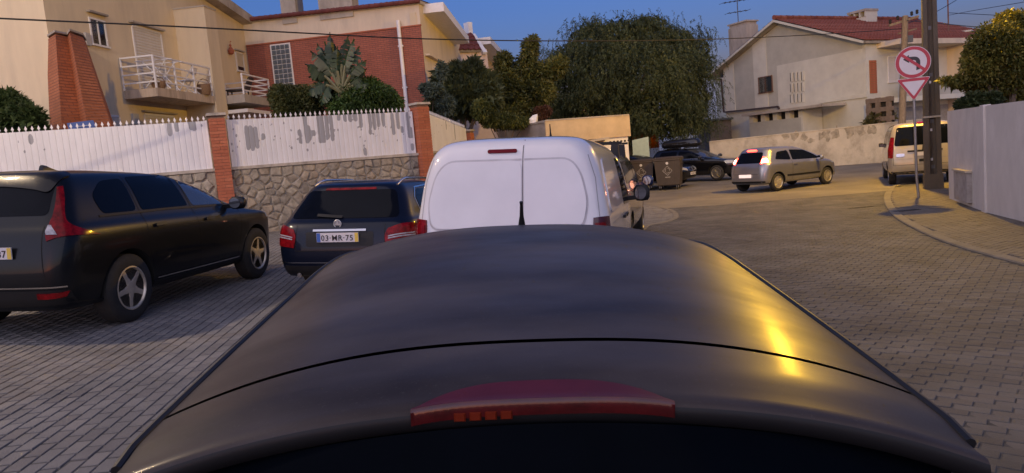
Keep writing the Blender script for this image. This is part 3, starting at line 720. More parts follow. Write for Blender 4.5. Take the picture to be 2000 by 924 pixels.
# roof edge tiles, chimneys, downpipe
e0 = Vector((-.9,-.15,ztp+.02)); e1 = Vector((LB_+.1,-.15,ztr+.02))
for k in range(40):
    a = e0.lerp(e1, k/40); c = e0.lerp(e1, (k+.95)/40)
    MB().tube([a, c], [.09,.075], 8).obj('verge_tile', M_TILED, R_)
tiles_roof(R_, (-.9,-.1,ztp-.02), (LB_+.1,-.1,ztr-.02), (0,5,.5), 'roof_tiles', M_TILED)
for u0, u1, v in ((551,580,28),(624,690,20)):
    a = p(u0, v)[0]; c = p(u1, v)[0]; z = p(u0, v+5)[1]
    MB().box(a, c, -.06, .7, z-.3, z+2.2).obj('chimney', M_CONC, R_)
s0, z1 = p(777,40, -.15); s1, z0 = p(795,215, -.15)
MB().tube([(s0,-.14,z1),(s0,-.14,z0-1.5)], .075, 10).obj('downpipe', M_WHITE, R_, smooth=True)
for z in (z1-1, z1-2.6, z1-4.2): MB().box(s0-.1,s0+.1,-.16,.0,z,z+.06).obj('pipe_clip', M_WHITE, R_)
# right-hand side of that house and the next houses of the row: they step away along the street
def row_house(u0, u1, Z0, Z1, ztop, zlow, name, label, m, cut=1.8):
    A, B_ = at(u0, 200, Z0), at(u1, 200, Z1)
    F = Frame(A[0], A[1], math.degrees(math.atan2(B_[0]-A[0], B_[1]-A[1])), name, label, 'house', 'row houses behind the brick house'); L = float(np.hypot(*(B_-A)[:2])); zc = lambda x: ztop+(zlow-ztop)*x/L
    MB().prism([(0,.1),(cut,.1),(cut,zc(cut)),(0,ztop)], 0, .25).obj('wall', m, F.root)
    MB().prism([(cut+.001,.1),(L,.1),(L,zlow),(cut+.001,zc(cut))], 0, 8).obj('wall', m, F.root); return F, L
A = at(836, 200, 28.6); B_ = at(884, 200, 33.5)
zA, zB = (lambda u, v, Z: float(at(u, v, Z)[2]))(838, 30, 28.6), (lambda u, v, Z: float(at(u, v, Z)[2]))(888, 82, 33.2)
F, L = row_house(829, 884, 28.2, 33.5, zA, zB, 'row_house', 'cream house wing with white sloping eave directly right of the brick gable wall', M_CREAM)
MB().prism([(.6,zA+.05),(L+.25,zB-.1),(L+.25,zB+.22),(.6,zA+.4)], -1.0, .3).obj('roof_eave', M_WHITE, F.root)
tiles_roof(F.root, (L+.2,-.9,zB+.2), (1.85,-.9,zA+.1), (0,6,.3), 'roof_tiles', M_TILED)
MB().tube([(L-.12,-.1,zB),(L-.12,-.1,.5)], .06, 8).obj('downpipe', M_WHITE, F.root)
zr_ = F.px(845,145)[1]
MB().bar((.1,-.5,zr_),(L-.6,-.5,zr_),.04).obj('balcony_rail', M_RAIL, F.root); MB().bar((.1,-.5,zr_-.28),(L-.6,-.5,zr_-.28),.04).obj('balcony_rail', M_RAIL, F.root)
zr2_ = F.px(860,128)[1]; MB().box(.2, L-.4, -.35, .01, zr2_-.02, zr2_+.04).obj('ledge', M_CREAM2, F.root)
def zz_(u, v, Z): return float(at(u, v, Z)[2])
F, L = row_house(880, 960, 34.5, 36.0, zz_(884,103,34.5), zz_(950,98,36), 'row_house', 'pink rendered house with dark red tiled roof left of the tall leafy tree', M_PINK)
s0, z0 = F.px(886,104,.3); s1, z1 = F.px(926,100,.3); zt1 = F.px(930,68,1.1)[1]
tiles_roof(F.root, (s0-.3,-.15,z0), (s1+.1,-.15,z0+.05), (.35,1.1,zt1-z0-.1), 'roof_tiles', M_TILED, sp=.3, row=.4, amp=.07)
MB().prism([(0,z0-.3),(L,z0-.3),(s1+.4,zt1-.15),(s0,zt1-.2)], 1.2, 4).obj('gable', M_PINK, F.root)
MB().bar((s1+.3,-.2,z0-.05),(s1+.6,1.1,zt1),.22,.12).obj('roof_verge', M_WHITE, F.root)
s2, z2 = F.px(915,62,1.5); MB().box(s2-.13,s2+.13,1.3,1.7,z2-.6,z2+.45).obj('chimney', M_WHITE, F.root)
A2 = at(940,200,37.5)
F, L = row_house(936, 972, 37.2, 41, zz_(940,90,37.2), zz_(968,128,41), 'row_house', 'farthest pale house of the row with white sloping eave above the shrubs', M_PINK)
MB().prism([(0,zz_(940,90,37.2)),(L,zz_(968,130,41)),(L,zz_(968,130,41)+.3),(0,zz_(940,90,37.2)+.35)], -.9, 6).obj('roof_eave', M_WHITE, F.root)

# ---- grey yard wall and the low garage
M_YARD = mat('grey_yard_render', (.33,.29,.25), .92, var=.15, scale=2, bmp=.3, dirt=.7, dirtcol=(.17,.14,.12))
GA = at(1066, 260, 26.7); GB = at(1229, 260, 27.9); YW = at(973, 262, 29.5)
F = Frame(YW[0], YW[1], math.degrees(math.atan2(GA[0]-YW[0], GA[1]-YW[1])), 'yard_wall', 'grey rendered yard wall between the leafy tree and the low garage', 'wall'); L = float(np.hypot(*(GA-YW)[:2]))
MB().box(0, L-.05, 0, .2, -.3, 2.86).obj('wall_body', M_YARD, F.root); MB().box(-.03, L-.05, -.03, .23, 2.86, 2.92).obj('coping', M_CONC, F.root)
F = Frame(at(955,270,27.4)[0], at(955,270,27.4)[1], 78, 'gate_post', 'yellow lit rendered gate post beside the dark brick gate pillar', 'gate post')
MB().box(0,.32,0,.3,-.2,2.35).obj('post_body', M_CREAM2, F.root); MB().box(-.03,.35,-.03,.33,2.35,2.42).obj('cap', M_CONC, F.root)
F = Frame(GA[0], GA[1], math.degrees(math.atan2(GB[0]-GA[0], GB[1]-GA[1])), 'garage', 'low flat roofed garage with deep orange lit fascia under the big drooping tree', 'garage')
L = float(np.hypot(*(GB-GA)[:2])); p = F.px
zt_ = p(1150,231)[1]; zf = p(1229,266)[1]
M_FASC = mat('ochre_render', (.55,.42,.26), .9, var=.1, scale=2, bmp=.3, dirt=.4, dirtcol=(.3,.22,.13))
MB().box(0, L+.05, -.02, 3.5, zf, zt_).obj('fascia', M_FASC, F.root)
MB().box(.02, L+.03, -.04, 3.5, zt_, zt_+.05).obj('roof_coping', M_CONC, F.root)
MB().box(0, .9, .04, 3.4, -.3, zf-.001).obj('wall', M_FASC, F.root)
s0 = p(1180,275)[0]
MB().box(s0, L-.04, .06, 3.4, -.3, zf-.001).obj('wall', M_FRAME, F.root)
MB().box(.9, s0, .5, .6, -.3, zf-.3).obj('garage_door', mat('garage_door_paint', (.3,.12,.08), .6), F.root)
MB().hexa([(.55,-.3,zf-.2),(s0+.1,-.3,zf-.05),(s0+.1,.05,zf-.05),(.55,.05,zf-.2),(.55,-.3,zf-.12),(s0+.1,-.3,zf+.03),(s0+.1,.05,zf+.03),(.55,.05,zf-.12)]).obj('door_canopy', M_CONC, F.root)
for k in range(6): MB().box(s0+.25+k*.16, s0+.33+k*.16, .04, .07, zf-.2+(k % 2)*.02, zf-.13).obj('vent_brick', M_DARK, F.root)
# ---- bits by the garage
q = at(1040, 232, 27.6)
t = thing('plastic_bucket', (q[0], q[1], 2.92), 'small crumpled white plastic sack on the yard wall beside the garage', 'sack')
MB().loft([[(-.18,-.1,0),(.1,-.12,0),(.16,.1,0),(-.1,.12,0)],[(-.2,-.12,.1),(.14,-.12,.12),(.2,.1,.08),(-.12,.14,.1)],[(.02,-.05,.3),(.2,-.06,.33),(.22,.06,.28),(.05,.07,.26)]]).obj('sack', M_PLW, t)
t.name = 'plastic_sack'
q0, q1 = at(1235,294,33.6), at(1266,268,33.6)
t = thing('board_panel', (q0[0], q0[1], G(q0[0],q0[1])), 'pale green board standing upright behind the black parked saloon', 'board', az=0)
M_PALEG = mat('pale_green_board', (.42,.52,.42), .7, var=.08)
w_ = q1[0]-q0[0]; hz = q1[2]-G(q0[0],q0[1])
MB().hexa([(0,0,.1),(w_,0,.1),(w_,.05,.1),(0,.05,.1),(.03,0,hz-.08),(w_,0,hz+.02),(w_,.05,hz+.02),(.03,.05,hz-.08)]).obj('board', M_PALEG, t)
for x in (.08, w_-.12): MB().box(x,x+.05,.055,.11,0,hz-.1).obj('batten', M_CONC, t)

# ---- house at the right beyond the road
HA = at(1416, 200, 47.0); HB = at(1693, 180, 37.7)
FR_ = Frame(HA[0], HA[1], math.degrees(math.atan2(HB[0]-HA[0], HB[1]-HA[1])), 'gable_house', 'large pale gabled house with a red tiled roof beyond the stained roadside wall', 'house')
R_ = FR_.root; p = FR_.px; LR = float(np.hypot(*(HB-HA)[:2]))
M_HG = mat('grey_house_render', (.47,.455,.385), .92, var=.08, scale=1.5, bmp=.2, dirt=.3, dirtcol=(.3,.27,.23))
M_HW = mat('white_house_render', (.62,.6,.51), .92, var=.06, scale=1.5, bmp=.2, dirt=.3, dirtcol=(.36,.32,.28))
e0 = p(1388,151,-.1); ap = p(1520,41,-.1); e1 = p(1696,82,-.1)
zl = lambda s: e0[1]+(ap[1]-e0[1])*(s-e0[0])/(ap[0]-e0[0]) if s < ap[0] else ap[1]+(e1[1]-ap[1])*(s-ap[0])/(e1[0]-ap[0])
cols = [1416, 1434, 1473, 1499, 1687, 1694]
ss = [p(u, 170)[0] for u in cols]; ss[0] = 0; ss[-1] = LR; mt = [M_HW, M_HG, M_HW, M_HG, M_HW]
zband = p(1500, 212)[1]
for i in range(5):
    a, c = ss[i], ss[i+1]; pts = [(a, zband), (c, zband), (c, zl(c)-.1)]
    if a < ap[0] < c: pts.append((ap[0], ap[1]-.1))
    pts.append((a, zl(a)-.1)); MB().prism(pts, (0 if mt[i] is M_HW else .035), 8).obj('wall_panel', mt[i], R_)
MB().box(0, LR, .05, 8, -.3, zband-.001).obj('lower_wall', M_HW, R_)
MB().box(p(1600,205)[0], LR+.02, -.06, .05, zband-.1, zband+.1).obj('ledge', M_HW, R_)
# roof: verge boards, two slopes
yr0 = -.45; LEN = 14.0
def roof_slope(E, T, name):
    A_, D_ = Vector((E[0], yr0, E[1])), Vector((T[0]-E[0], 0, T[1]-E[1]))
    if E[0] > T[0]: tiles_roof(R_, A_, A_+Vector((0,LEN,0)), D_, name, M_TILE, sp=.26, row=.4, th=.1)
    else: tiles_roof(R_, A_+Vector((0,LEN,0)), A_, D_, name, M_TILE, sp=.3, row=.45, th=.1)
roof_slope(e0, ap, 'roof_tiles'); roof_slope(e1, ap, 'roof_tiles')
for E in (e0, e1): MB().bar((E[0],yr0+.05,E[1]),(ap[0],yr0+.05,ap[1]),.12,.24,up=(0,1,0)).obj('verge_board', M_HW, R_)
for k in range(26):
    MB().tube([(ap[0],yr0+k*.5,ap[1]+.2),(ap[0],yr0+k*.5+.48,ap[1]+.2)], [.14,.12], 8).obj('ridge_tile', M_TILE, R_)
# window, slits, pipe
s0, z1 = p(1482,153); s1, z0 = p(1508,178)
glazed_window(FR_, s0, s1, z0, z1, 2, mat('brown_frame', (.16,.08,.045), .6))
for i in range(4):
    for j in range(3):
        a, c = p(1543+i*7.2, 143+j*21-i*.8); MB().box(a, a+.08, -.012, .04, c-.48, c).obj('vent_slit', M_DARK, R_)
        MB().box(a+.08, a+.2, -.05, .04, c-.5, c+.02).obj('slit_fin', M_HW, R_)
M_BPIPE = mat('brown_pipe', (.07,.045,.04), .5)
b = MB(); pts = [p(1390,154), p(1411,155), p(1416,219), p(1522,208), p(1524,213)]
for a, c in zip(pts[:-1], pts[1:]): b.bar((a[0],-.1,a[1]),(c[0],-.1,c[1]),.09,.09)
b.obj('rain_pipe', M_BPIPE, R_)
# chimney and aerial, second chimney
s0, zc = p(1433,50,1.5); s1, _ = p(1469,46,1.5)
ch = MB().box(s0, s1, 1.0, 2.0, zl(s1)-1.6, zc-.25).box(s0+.06, s1-.06, 1.06, 1.94, zc-.25, zc-.05).box(s0-.04, s1+.04, .96, 2.04, zc-.05, zc+.04).obj('chimney', M_CONC, R_)
s0, zc = p(1668,26,7); s1, _ = p(1702,24,7)
ch2 = MB().box(s0, s1, 6.5, 7.5, zc-1.6, zc-.45).obj('chimney', M_HW, R_)
for k in range(4): MB().box(s0+k*(s1-s0)/3.2, s0+k*(s1-s0)/3.2+.08, 6.45, 7.55, zc-.449, zc-.12).obj('chimney_pier', M_HW, ch2)
MB().box(s0-.05, s1+.05, 6.4, 7.6, zc-.119, zc+.02).obj('chimney_cap', M_CONC, ch2)
# the facade towards the road at the right: balcony storey
FQ = p(1693,180); HB3 = np.array(FR_.o)+FR_.sx*LR
FS = Frame(HB3[0], HB3[1], 0, 'facade_guide', '', ''); bpy.data.objects.remove(FS.root)
a_s = math.degrees(math.atan2(FR_.iy[0], FR_.iy[1]))
FS = Frame(HB3[0], HB3[1], a_s, 'gable_house_wing', 'cream lit balcony wing of the gabled house behind the concrete utility pole', 'house wing')
R2 = FS.root; q = FS.px
ev = q(1800, 92)[1]; zsl = q(1800, 189)[1]; LQ = 12.0
MB().box(0.01, LQ, .02, 6, -.3, ev).obj('wall', M_HW, R2)
MB().box(.9, LQ+.8, -1.3, .021, ev-.02, ev+.25).obj('eave_soffit', M_CREAM2, R2)
MB().box(1.2, LQ+.5, -1.25, .022, zsl-.25, zsl).obj('balcony_slab', M_HW, R2)
MB().box(1.2, LQ+.5, -1.25, -1.15, zsl+.001, zsl+.85).obj('balcony_parapet', M_HG, R2)
s0, z1 = q(1697,118); s1, z0 = q(1711,182)
lat = MB().box(s0, max(s1, s0+.55), -.02, .03, z0, z1).obj('lattice_screen', mat('brown_lattice', (.33,.16,.06), .7, bmp=.4), R2)
h_ = (z1-z0)/14; me = MB().box(s0+.02, max(s1, s0+.55)-.02, -.05, -.021, .02, h_-.02).mesh('lattice_block', M_TERRA)
for k in range(14):
    o = link('lattice_block', me, lat); o.location = (0,0,z0+k*h_)
s0 = q(1735,130)[0]; s1 = q(1757,130)[0]
shutter_window(FS, s0, max(s1, s0+1.2), zsl+.9, ev-.5, slats=12)
s0 = q(1850,130)[0]; MB().box(s0, s0+.25, -1.2, .022, zsl+.86, ev-.03).obj('partition', M_CREAM2, R2)
MB().box(s0, s0+.25, -1.2, .022, -.3, zsl-.26).obj('partition', M_CREAM2, R2)
s0 = q(1862,130)[0]; shutter_window(FS, s0, s0+2.2, zsl+.9, ev-.5, open_=.5, slats=10)
s0 = q(1790,220)[0]; MB().box(2.0, LQ-.5, -.01, .03, -.2, zsl-.5).obj('ground_floor_shutter', mat('grey_shutter', (.3,.29,.28), .6), R2)
# brown openwork wall at the foot
s0, z1 = q(1689,190,-.6); b = MB()
bx0, z1 = p(1690,192,-.9); bx1, z0 = p(1745,245,-.9); M_OPEN = mat('brown_openwork', (.2,.15,.115), .85, var=.2, bmp=.4)
ow_ = thing('openwork_screen', tuple(np.array(FR_.o)+FR_.sx*bx0-FR_.iy*.9), 'brown openwork garden screen at the right foot of the gable wall', 'screen'); ow_.rotation_quaternion = R_.rotation_quaternion
wd = (bx1-bx0)
for k in range(4): MB().box(0, wd, 0, .12, z0-.2+k*(z1-z0+.1)/3.4, z0-.2+k*(z1-z0+.1)/3.4+.22).obj('beam', M_OPEN, ow_)
for a in (.02, wd*.36, wd*.75): MB().box(a, a+.25, .01, .11, z0-1.2, z1-.05).obj('block_post', M_OPEN, ow_)
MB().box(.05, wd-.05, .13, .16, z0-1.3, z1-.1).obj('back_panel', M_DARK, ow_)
# lean-to at the gable's foot with four openings
l0, zt_ = p(1462,213,-1.6); l1, _ = p(1567,207,-1.6); zo = p(1500,222,-1.6)[1]
LT = thing('lean_to', tuple(np.array(FR_.o)+FR_.sx*l0-FR_.iy*1.6), 'small grey lean-to with four square openings against the gable wall', 'outbuilding'); LT.rotation_quaternion = R_.rotation_quaternion
wl = l1-l0; M_LT = M_HG
hO = .42; MB().box(.02, wl, .0, 1.55, -.3, zo-hO).obj('wall', M_LT, LT)
nO = 4; step_ = wl/(nO+.35)
for k in range(nO+1): MB().box(.02+k*step_+(0 if k else 0), .02+k*step_+step_*.34, .0, 1.5, zo-hO+.001, zo+.001).obj('pier', M_HW, LT)
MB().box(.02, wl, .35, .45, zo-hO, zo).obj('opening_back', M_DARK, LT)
MB().box(-.25, wl+1.6, -.35, 1.5, zo+.002, zo+.14).obj('roof_slab', M_CONC, LT)
MB().box(wl-.13, wl+.001, -.002, 1.5, -.3, zo).obj('corner_post', M_HW, LT)
# far white block in the gap left of the gable, and a dark shed
q0 = at(1380, 170, 60); q1 = at(1413, 170, 60)
F = Frame(q0[0]-3, q0[1], 90, 'apartment_block', 'distant white apartment block glimpsed between the drooping tree and the gabled house', 'building')
zz0 = at(1390,160,60)[2]; M_FARW = mat('white_far_render', (.6,.62,.66), .9, var=.05)
MB().box(0, 3.75, 0, 6, -1, at(1382,142,60)[2]).obj('wall', M_FARW, F.root); MB().box(3.76, 5.2, .6, 6, -1, zz0).obj('stair_wall', M_HG, F.root)
MB().box(-.1,3.85,-.1,6.1,at(1382,142,60)[2],at(1382,142,60)[2]+.15).obj('parapet', M_FARW, F.root)
q0 = at(1385, 234, 46)
F = Frame(q0[0], q0[1], 90, 'shed', 'dark flat roofed shed left of the gabled house below the drooping tree', 'shed')
MB().box(0, 1.4, 0, 3, -.2, q0[2]-.1).obj('wall', mat('dark_render', (.13,.11,.1), .9), F.root); MB().box(-.3, 1.5, -.2, 3.1, q0[2]-.1, q0[2]+.02).obj('roof', mat('blue_grey_roof', (.06,.07,.085), .7), F.root)
M_AER = mat('aerial_metal', (.12,.12,.125), .5, .6)
def yagi(t, z, L, n, az, tilt=0):
    d = Vector((math.cos(az), math.sin(az), tilt)); c = Vector((-math.sin(az), math.cos(az), 0))
    b = MB().tube([Vector((0,0,z))-d*L*.5, Vector((0,0,z))+d*L*.5], .022, 6); b.obj('boom', M_AER, t)
    for k in range(n): q_ = Vector((0,0,z))+d*L*(k/(n-1)-.5); MB().tube([q_-c*.35, q_+c*.35], .014, 5).obj('element', M_AER, t)
s0, zc = p(1442,46,1.5)
t = thing('tv_aerial', tuple(np.array(FR_.o)+FR_.sx*s0+FR_.iy*1.5+np.array([0,0,zc])), 'television aerial with two booms on the left chimney of the gabled house', 'aerial')
MB().tube([(0,0,0),(0,0,2.6)], .03, 6).obj('mast', M_AER, t); yagi(t, 1.45, 2.3, 7, .35, .12); yagi(t, .75, 1.5, 5, .2, .1)
s0, zc = q(1853,66,2.5) if False else (0, 0)
mp = at(1853, 64, 43)
t = thing('aerial_mast', tuple(mp), 'tall thin aerial mast rising behind the concrete utility pole', 'aerial mast')
MB().tube([(0,0,-1.5),(-.02,0,3.2)], .04, 6).obj('mast', mat('rusty_mast', (.2,.1,.07), .7), t); MB().tube([(-.5,0,2.9),(.5,0,2.9)], .02, 5).obj('crossbar', M_AER, t)
cb_ = at(1858, 67, 44); 
t = thing('vented_chimney', tuple(cb_-np.array([0,0,1.2])), 'white slotted chimney on the roof right of the concrete utility pole', 'chimney', az=40)
MB().box(0,1.0,0,.8,0,.85).obj('stack', M_HW, t); MB().box(-.06,1.06,-.06,.86,1.2,1.3).obj('cap', M_HW, t)
for k in range(5): MB().box(k*.225,k*.225+.1,.02,.78,.851,1.199).obj('pier', M_HW, t)
#tiles_roof(R2, (.4,-1.4,ev+.2), (LQ+.8,-1.4,ev+.2), (-.2,4.2,1.35), 'roof_tiles', M_TILE, sp=.26, row=.4)
# ------------------------------------------------------------------ street furniture and street lamps
M_STEEL = mat('galvanised_steel', (.3,.29,.28), .5, .7, var=.15)
def lamp_head(t, x, y, z, col, power, az):
    """Luminaire with its own light under the lens."""
    m = mat('lamp_lens_%d' % int(power), (.8,.7,.5), .3, em=col, ems=25)
    hd = MB().loft([[(x-.28,y-.11,z),(x+.28,y-.13,z),(x+.28,y+.13,z),(x-.28,y+.11,z)],[(x-.28,y-.12,z+.06),(x+.28,y-.15,z+.06),(x+.28,y+.15,z+.06),(x-.28,y+.12,z+.06)],[(x-.2,y-.05,z+.14),(x+.2,y-.08,z+.14),(x+.2,y+.08,z+.14),(x-.2,y+.05,z+.14)]]).obj('lamp_head', M_STEEL, t)
    MB().loft([[(x-.14,y-.08,z-.045),(x+.2,y-.09,z-.045),(x+.2,y+.09,z-.045),(x-.14,y+.08,z-.045)],[(x-.2,y-.1,z-.002),(x+.24,y-.11,z-.002),(x+.24,y+.11,z-.002),(x-.2,y+.1,z-.002)]]).obj('lens', m, hd)
    ld = bpy.data.lights.new('lamp_light', 'POINT'); ld.energy = power; ld.color = col; ld.shadow_soft_size = .11
    lo = bpy.data.objects.new('lamp_light', ld); COL.objects.link(lo); lo.parent = t; lo.location = (x, y, z-.22)
# H-section concrete utility pole with the sodium lamp on it
pb = gp(1823, 368, .03)
UP = thing('utility_pole', (pb[0], pb[1], pb[2]-.05), 'tall grey concrete utility pole with slotted web standing at the end of the lavender wall', 'utility pole', az=24)
M_POLE = mat('pole_concrete', (.1,.08,.06), .92, var=.2, scale=3, bmp=.4, dirt=.7, dirtcol=(.055,.047,.04), stretch=(1,1,.4))
HP = 9.5; wb, wt_ = .145, .09
def flange(s):
    return MB().hexa([(s*wb-.06,-.17,0),(s*wb+.06,-.17,0),(s*wb+.06,.17,0),(s*wb-.06,.17,0),(s*wt_-.045,-.11,HP),(s*wt_+.045,-.11,HP),(s*wt_+.045,.11,HP),(s*wt_-.045,.11,HP)])
for s in (-1, 1): flange(s).obj('flange', M_POLE, UP)
f = lambda z_: wb+(wt_-wb)*z_/HP-.045
zs_ = [0]
for i in range(14): zs_ += [.55+i*.62, .55+i*.62+.2]
# one slotted web: a ladder of rungs joined by narrow side cheeks
b = MB(); half = [(.0,.55)]
def wring(z): a = f(z); return [(-a,-.05,z),(a,-.05,z),(a,.05,z),(-a,.05,z)]
b.loft([wring(z) for z in (0, 3, 6, HP)])
b.obj('web', M_POLE, UP)
MB().hexa([(-.23,-.2,0),(.23,-.2,0),(.23,.2,0),(-.23,.2,0),(-.225,-.185,.46),(.225,-.185,.46),(.225,.185,.46),(-.225,.185,.46)]).obj('base_block', M_POLE, UP)
MB().box(-.205,.205,-.185,.185,1.98,2.03).obj('band', M_CONC, UP)
for z in (.82, 1.62, 2.9): MB().box(-.05,.0,-.06,-.051,z,z+.07).obj('plate', M_PLW, UP)
for k in range(8): z = .6+k*1.24; a = f(z)*.5; MB().box(-a,a,-.056,-.0505,z,z+.1).obj('web_slot', M_AER, UP)
SODIUM = (1, .56, .035)
UPW = UP.matrix_basis
MB().tube([(0,.1,7.1),(-.1,.5,7.55),(-.2,1.1,7.7)], .035, 8).obj('lamp_arm', M_STEEL, UP, smooth=True)
lamp_head(UP, -.25, 1.3, 7.66, SODIUM, 800, 0)
# lamp post at the left of the parking court, outside the picture
LPX, LPY = -11.6, 8.2
LP = thing('street_lamp', (LPX, LPY, G(LPX, LPY)), 'steel street lamp at the left edge of the parking court lighting the corner house', 'street lamp')
MB().tube([(0,0,0),(0,0,4),(0,0,8.2)], [.09,.07,.05], 10).obj('post', M_STEEL, LP, smooth=True)
MB().tube([(0,0,8.15),(.4,-.1,8.5),(1.3,-.3,8.6)], .035, 8).obj('arm', M_STEEL, LP, smooth=True)
WARM = (1, .75, .5)
lamp_head(LP, 1.45, -.33, 8.55, WARM, 480, 0)
# ---- wooden pole and wires
wp = at(1768, 32, 33); wq = at(1757, 245, 32.2)
WPp = thing('wooden_pole', (wq[0], wq[1], -.2), 'leaning wooden wire pole with insulators in front of the gabled house roof', 'utility pole')
M_WOOD = mat('grey_pole_wood', (.2,.155,.11), .9, var=.3, scale=5, stretch=(4,4,.4), bmp=.4)
top = Vector((wp[0]-wq[0], wp[1]-wq[1], wp[2]+.2)); MB().tube([(0,0,0), top], [.17,.13], 10).obj('pole', M_WOOD, WPp, smooth=True)
MB().bar(top+Vector((-.75,.0,-.35)), top+Vector((.6,0,-.05)), .1,.1).obj('crossarm', M_WOOD, WPp)
MB().bar(top+Vector((-.35,.0,-.75)), top+Vector((.5,0,-.6)), .06,.06).obj('crossarm', M_WOOD, WPp)
for a, z in ((-.7,-.28),(-.35,-.14),(.3,.0),(.55,.06)): MB().lathe([(0,.03),(.05,.07),(.1,.05),(.15,.07),(.2,.03)], 10, 'z', (top.x+a, top.y, top.z+z)).obj('insulator', M_DARK, WPp, smooth=True)
for z in (-1.0,-1.5): MB().box(top.x-.25,top.x+.2,top.y-.25,top.y-.1,top.z+z-.2,top.z+z+.1).obj('junction_box', M_AER, WPp)
M_WIRE = mat('black_cable', (.012,.012,.013), .6)
def wire(pts, r, label, nm='overhead_wire'):
    c = Vector(pts[0]); t = MB().tube([Vector(p_)-c for p_ in smooth_line(pts, 8)], r, 6).obj(nm, M_WIRE, None, smooth=True)
    t.location = c; return tag(t, label, 'cable')
A0, A1 = np.array([-9.4, 13.2]), np.array([wp[0]-.3, wp[1]])
def on_plan(u, v):
    d = ray(u, v); e = A1-A0; M_ = np.array([[d[0], -e[0]], [d[1], -e[1]]]); t_, _ = np.linalg.solve(M_, A0); return CAM+d*t_
wire([on_plan(u, v) for u, v in ((-260,22),(-100,30),(0,36),(350,52),(600,65),(830,76),(1100,80),(1380,77),(1622,66),(1764,56))], .0165, 'long dark overhead cable crossing the whole sky from the left house to the wooden pole')
wire([at(1770,40,33), at(1836,46,28), at(1910,53,24), at(2050,64,18)], .015, 'dark cable from the wooden pole top to the right above the round lit tree')
wire([at(1770,46,33), at(1815,30,38), at(1868,0,44), at(1890,-18,46)], .017, 'thin cable rising steeply from the wooden pole beside the aerial mast')
wire([at(1852,25,43), at(1950,30,38), at(2060,36,30)], .017, 'thin cable running right from the aerial mast')
wire([at(1852,30,43), at(1905,20,36), at(2000,4,28), at(2040,-5,25)], .014, 'thin cable climbing to the right from the aerial mast top')
# ---- the two road signs on their pole
sp_ = gp(1790, 386, .03)
SG = thing('road_sign', (sp_[0], sp_[1], sp_[2]), 'road sign pole carrying a round no left turn plate above an inverted give way triangle', 'road sign', az=float(math.degrees(math.atan2(sp_[0], sp_[1])))*.75)
Zs = project(sp_)[2]; k_ = Zs/FPX
M_SR = mat('sign_red', (.42,.03,.055), .4, var=.06); M_SW = mat('sign_white', (.62,.58,.6), .4, var=.04, dirt=.2, dirtcol=(.4,.37,.36)); M_SB = mat('sign_black', (.025,.025,.03), .5)
zc = (386-126)*k_; zy = (386-155.5)*k_; hy = 43*k_; wy = 29.5*k_; rd = 30.5*k_
kn = Vector((.0, 0, .55)); b = MB().tube([(.05*0+.06,.03,-.12),(.02,.03,.5),(0,.03,zc+rd*.6)], .032, 10); b.obj('pole', M_STEEL, SG, smooth=True)
def disc(r, y0, y1, n=40): return MB().loft([[(r*math.cos(2*PI*k/n), y, zc+r*math.sin(2*PI*k/n)) for k in range(n)] for y in (y0, y1)])
pr = disc(rd, -.012, -.002).obj('round_plate', M_SW, SG)
disc(rd*.965, -.0165, -.0125).obj('red_ring', M_SR, pr); disc(rd*.77, -.021, -.017).obj('white_face', M_SW, pr)
# arrow: stem from lower right, curving over to a head pointing left
ar = [(.3,-.52),(.3,.0)]; o_, i_ = [], []
for k in range(0, 10):
    a = k/9*PI/2; o_.append((.02+.36*math.cos(a), .02+.34*math.sin(a))); i_.append((.02+.15*math.cos(a), .02+.13*math.sin(a)))
poly = [(.17,-.5),(.42,-.42),(.4,-.2)]+[(q_[0]+.02, q_[1]) for q_ in o_]+[(-.22,.37),(-.22,.5),(-.55,.24),(-.22,.0),(-.22,.14)]+i_[::-1]+[(.19,-.1)]
MB().prism([(x*rd, zc+z*rd-.02*rd) for x, z in poly], -.0245, -.0212).obj('arrow', M_SB, pr)
MB().bar((-.66*rd,-.027,zc+.56*rd), (.66*rd,-.027,zc-.56*rd), .004, .17*rd, up=(1,0,1)).obj('slash', M_SR, pr)
def rtri(w, h, z0, r):
    P_ = [(-w, z0), (0, z0-h), (w, z0)]; out = []
    for i in range(3):
        p_, c_, n_ = (Vector(P_[(i-1) % 3]), Vector(P_[i]), Vector(P_[(i+1) % 3])); a_ = (p_-c_).normalized()*r; b_ = (n_-c_).normalized()*r
        for k in range(6): t_ = k/5; out.append(tuple((c_+a_)*(1-t_)**2+2*c_*t_*(1-t_)+(c_+b_)*t_*t_))
    return out
py = MB().prism(rtri(wy, hy+.0, zy, .07), -.012, -.002).obj('triangle_plate', M_SW, SG)
MB().prism(rtri(wy*.965, hy*.965, zy-.01, .065), -.0165, -.0125).obj('red_border', M_SR, py)
MB().prism(rtri(wy*.67, hy*.67, zy-.085*hy/.6, .03), -.021, -.017).obj('white_face', M_SW, py)
for z in (zc+.1, zc-.1, zy-.12): MB().box(-.08,.08,-.0015,.065,z,z+.035).obj('clamp', M_STEEL, SG)
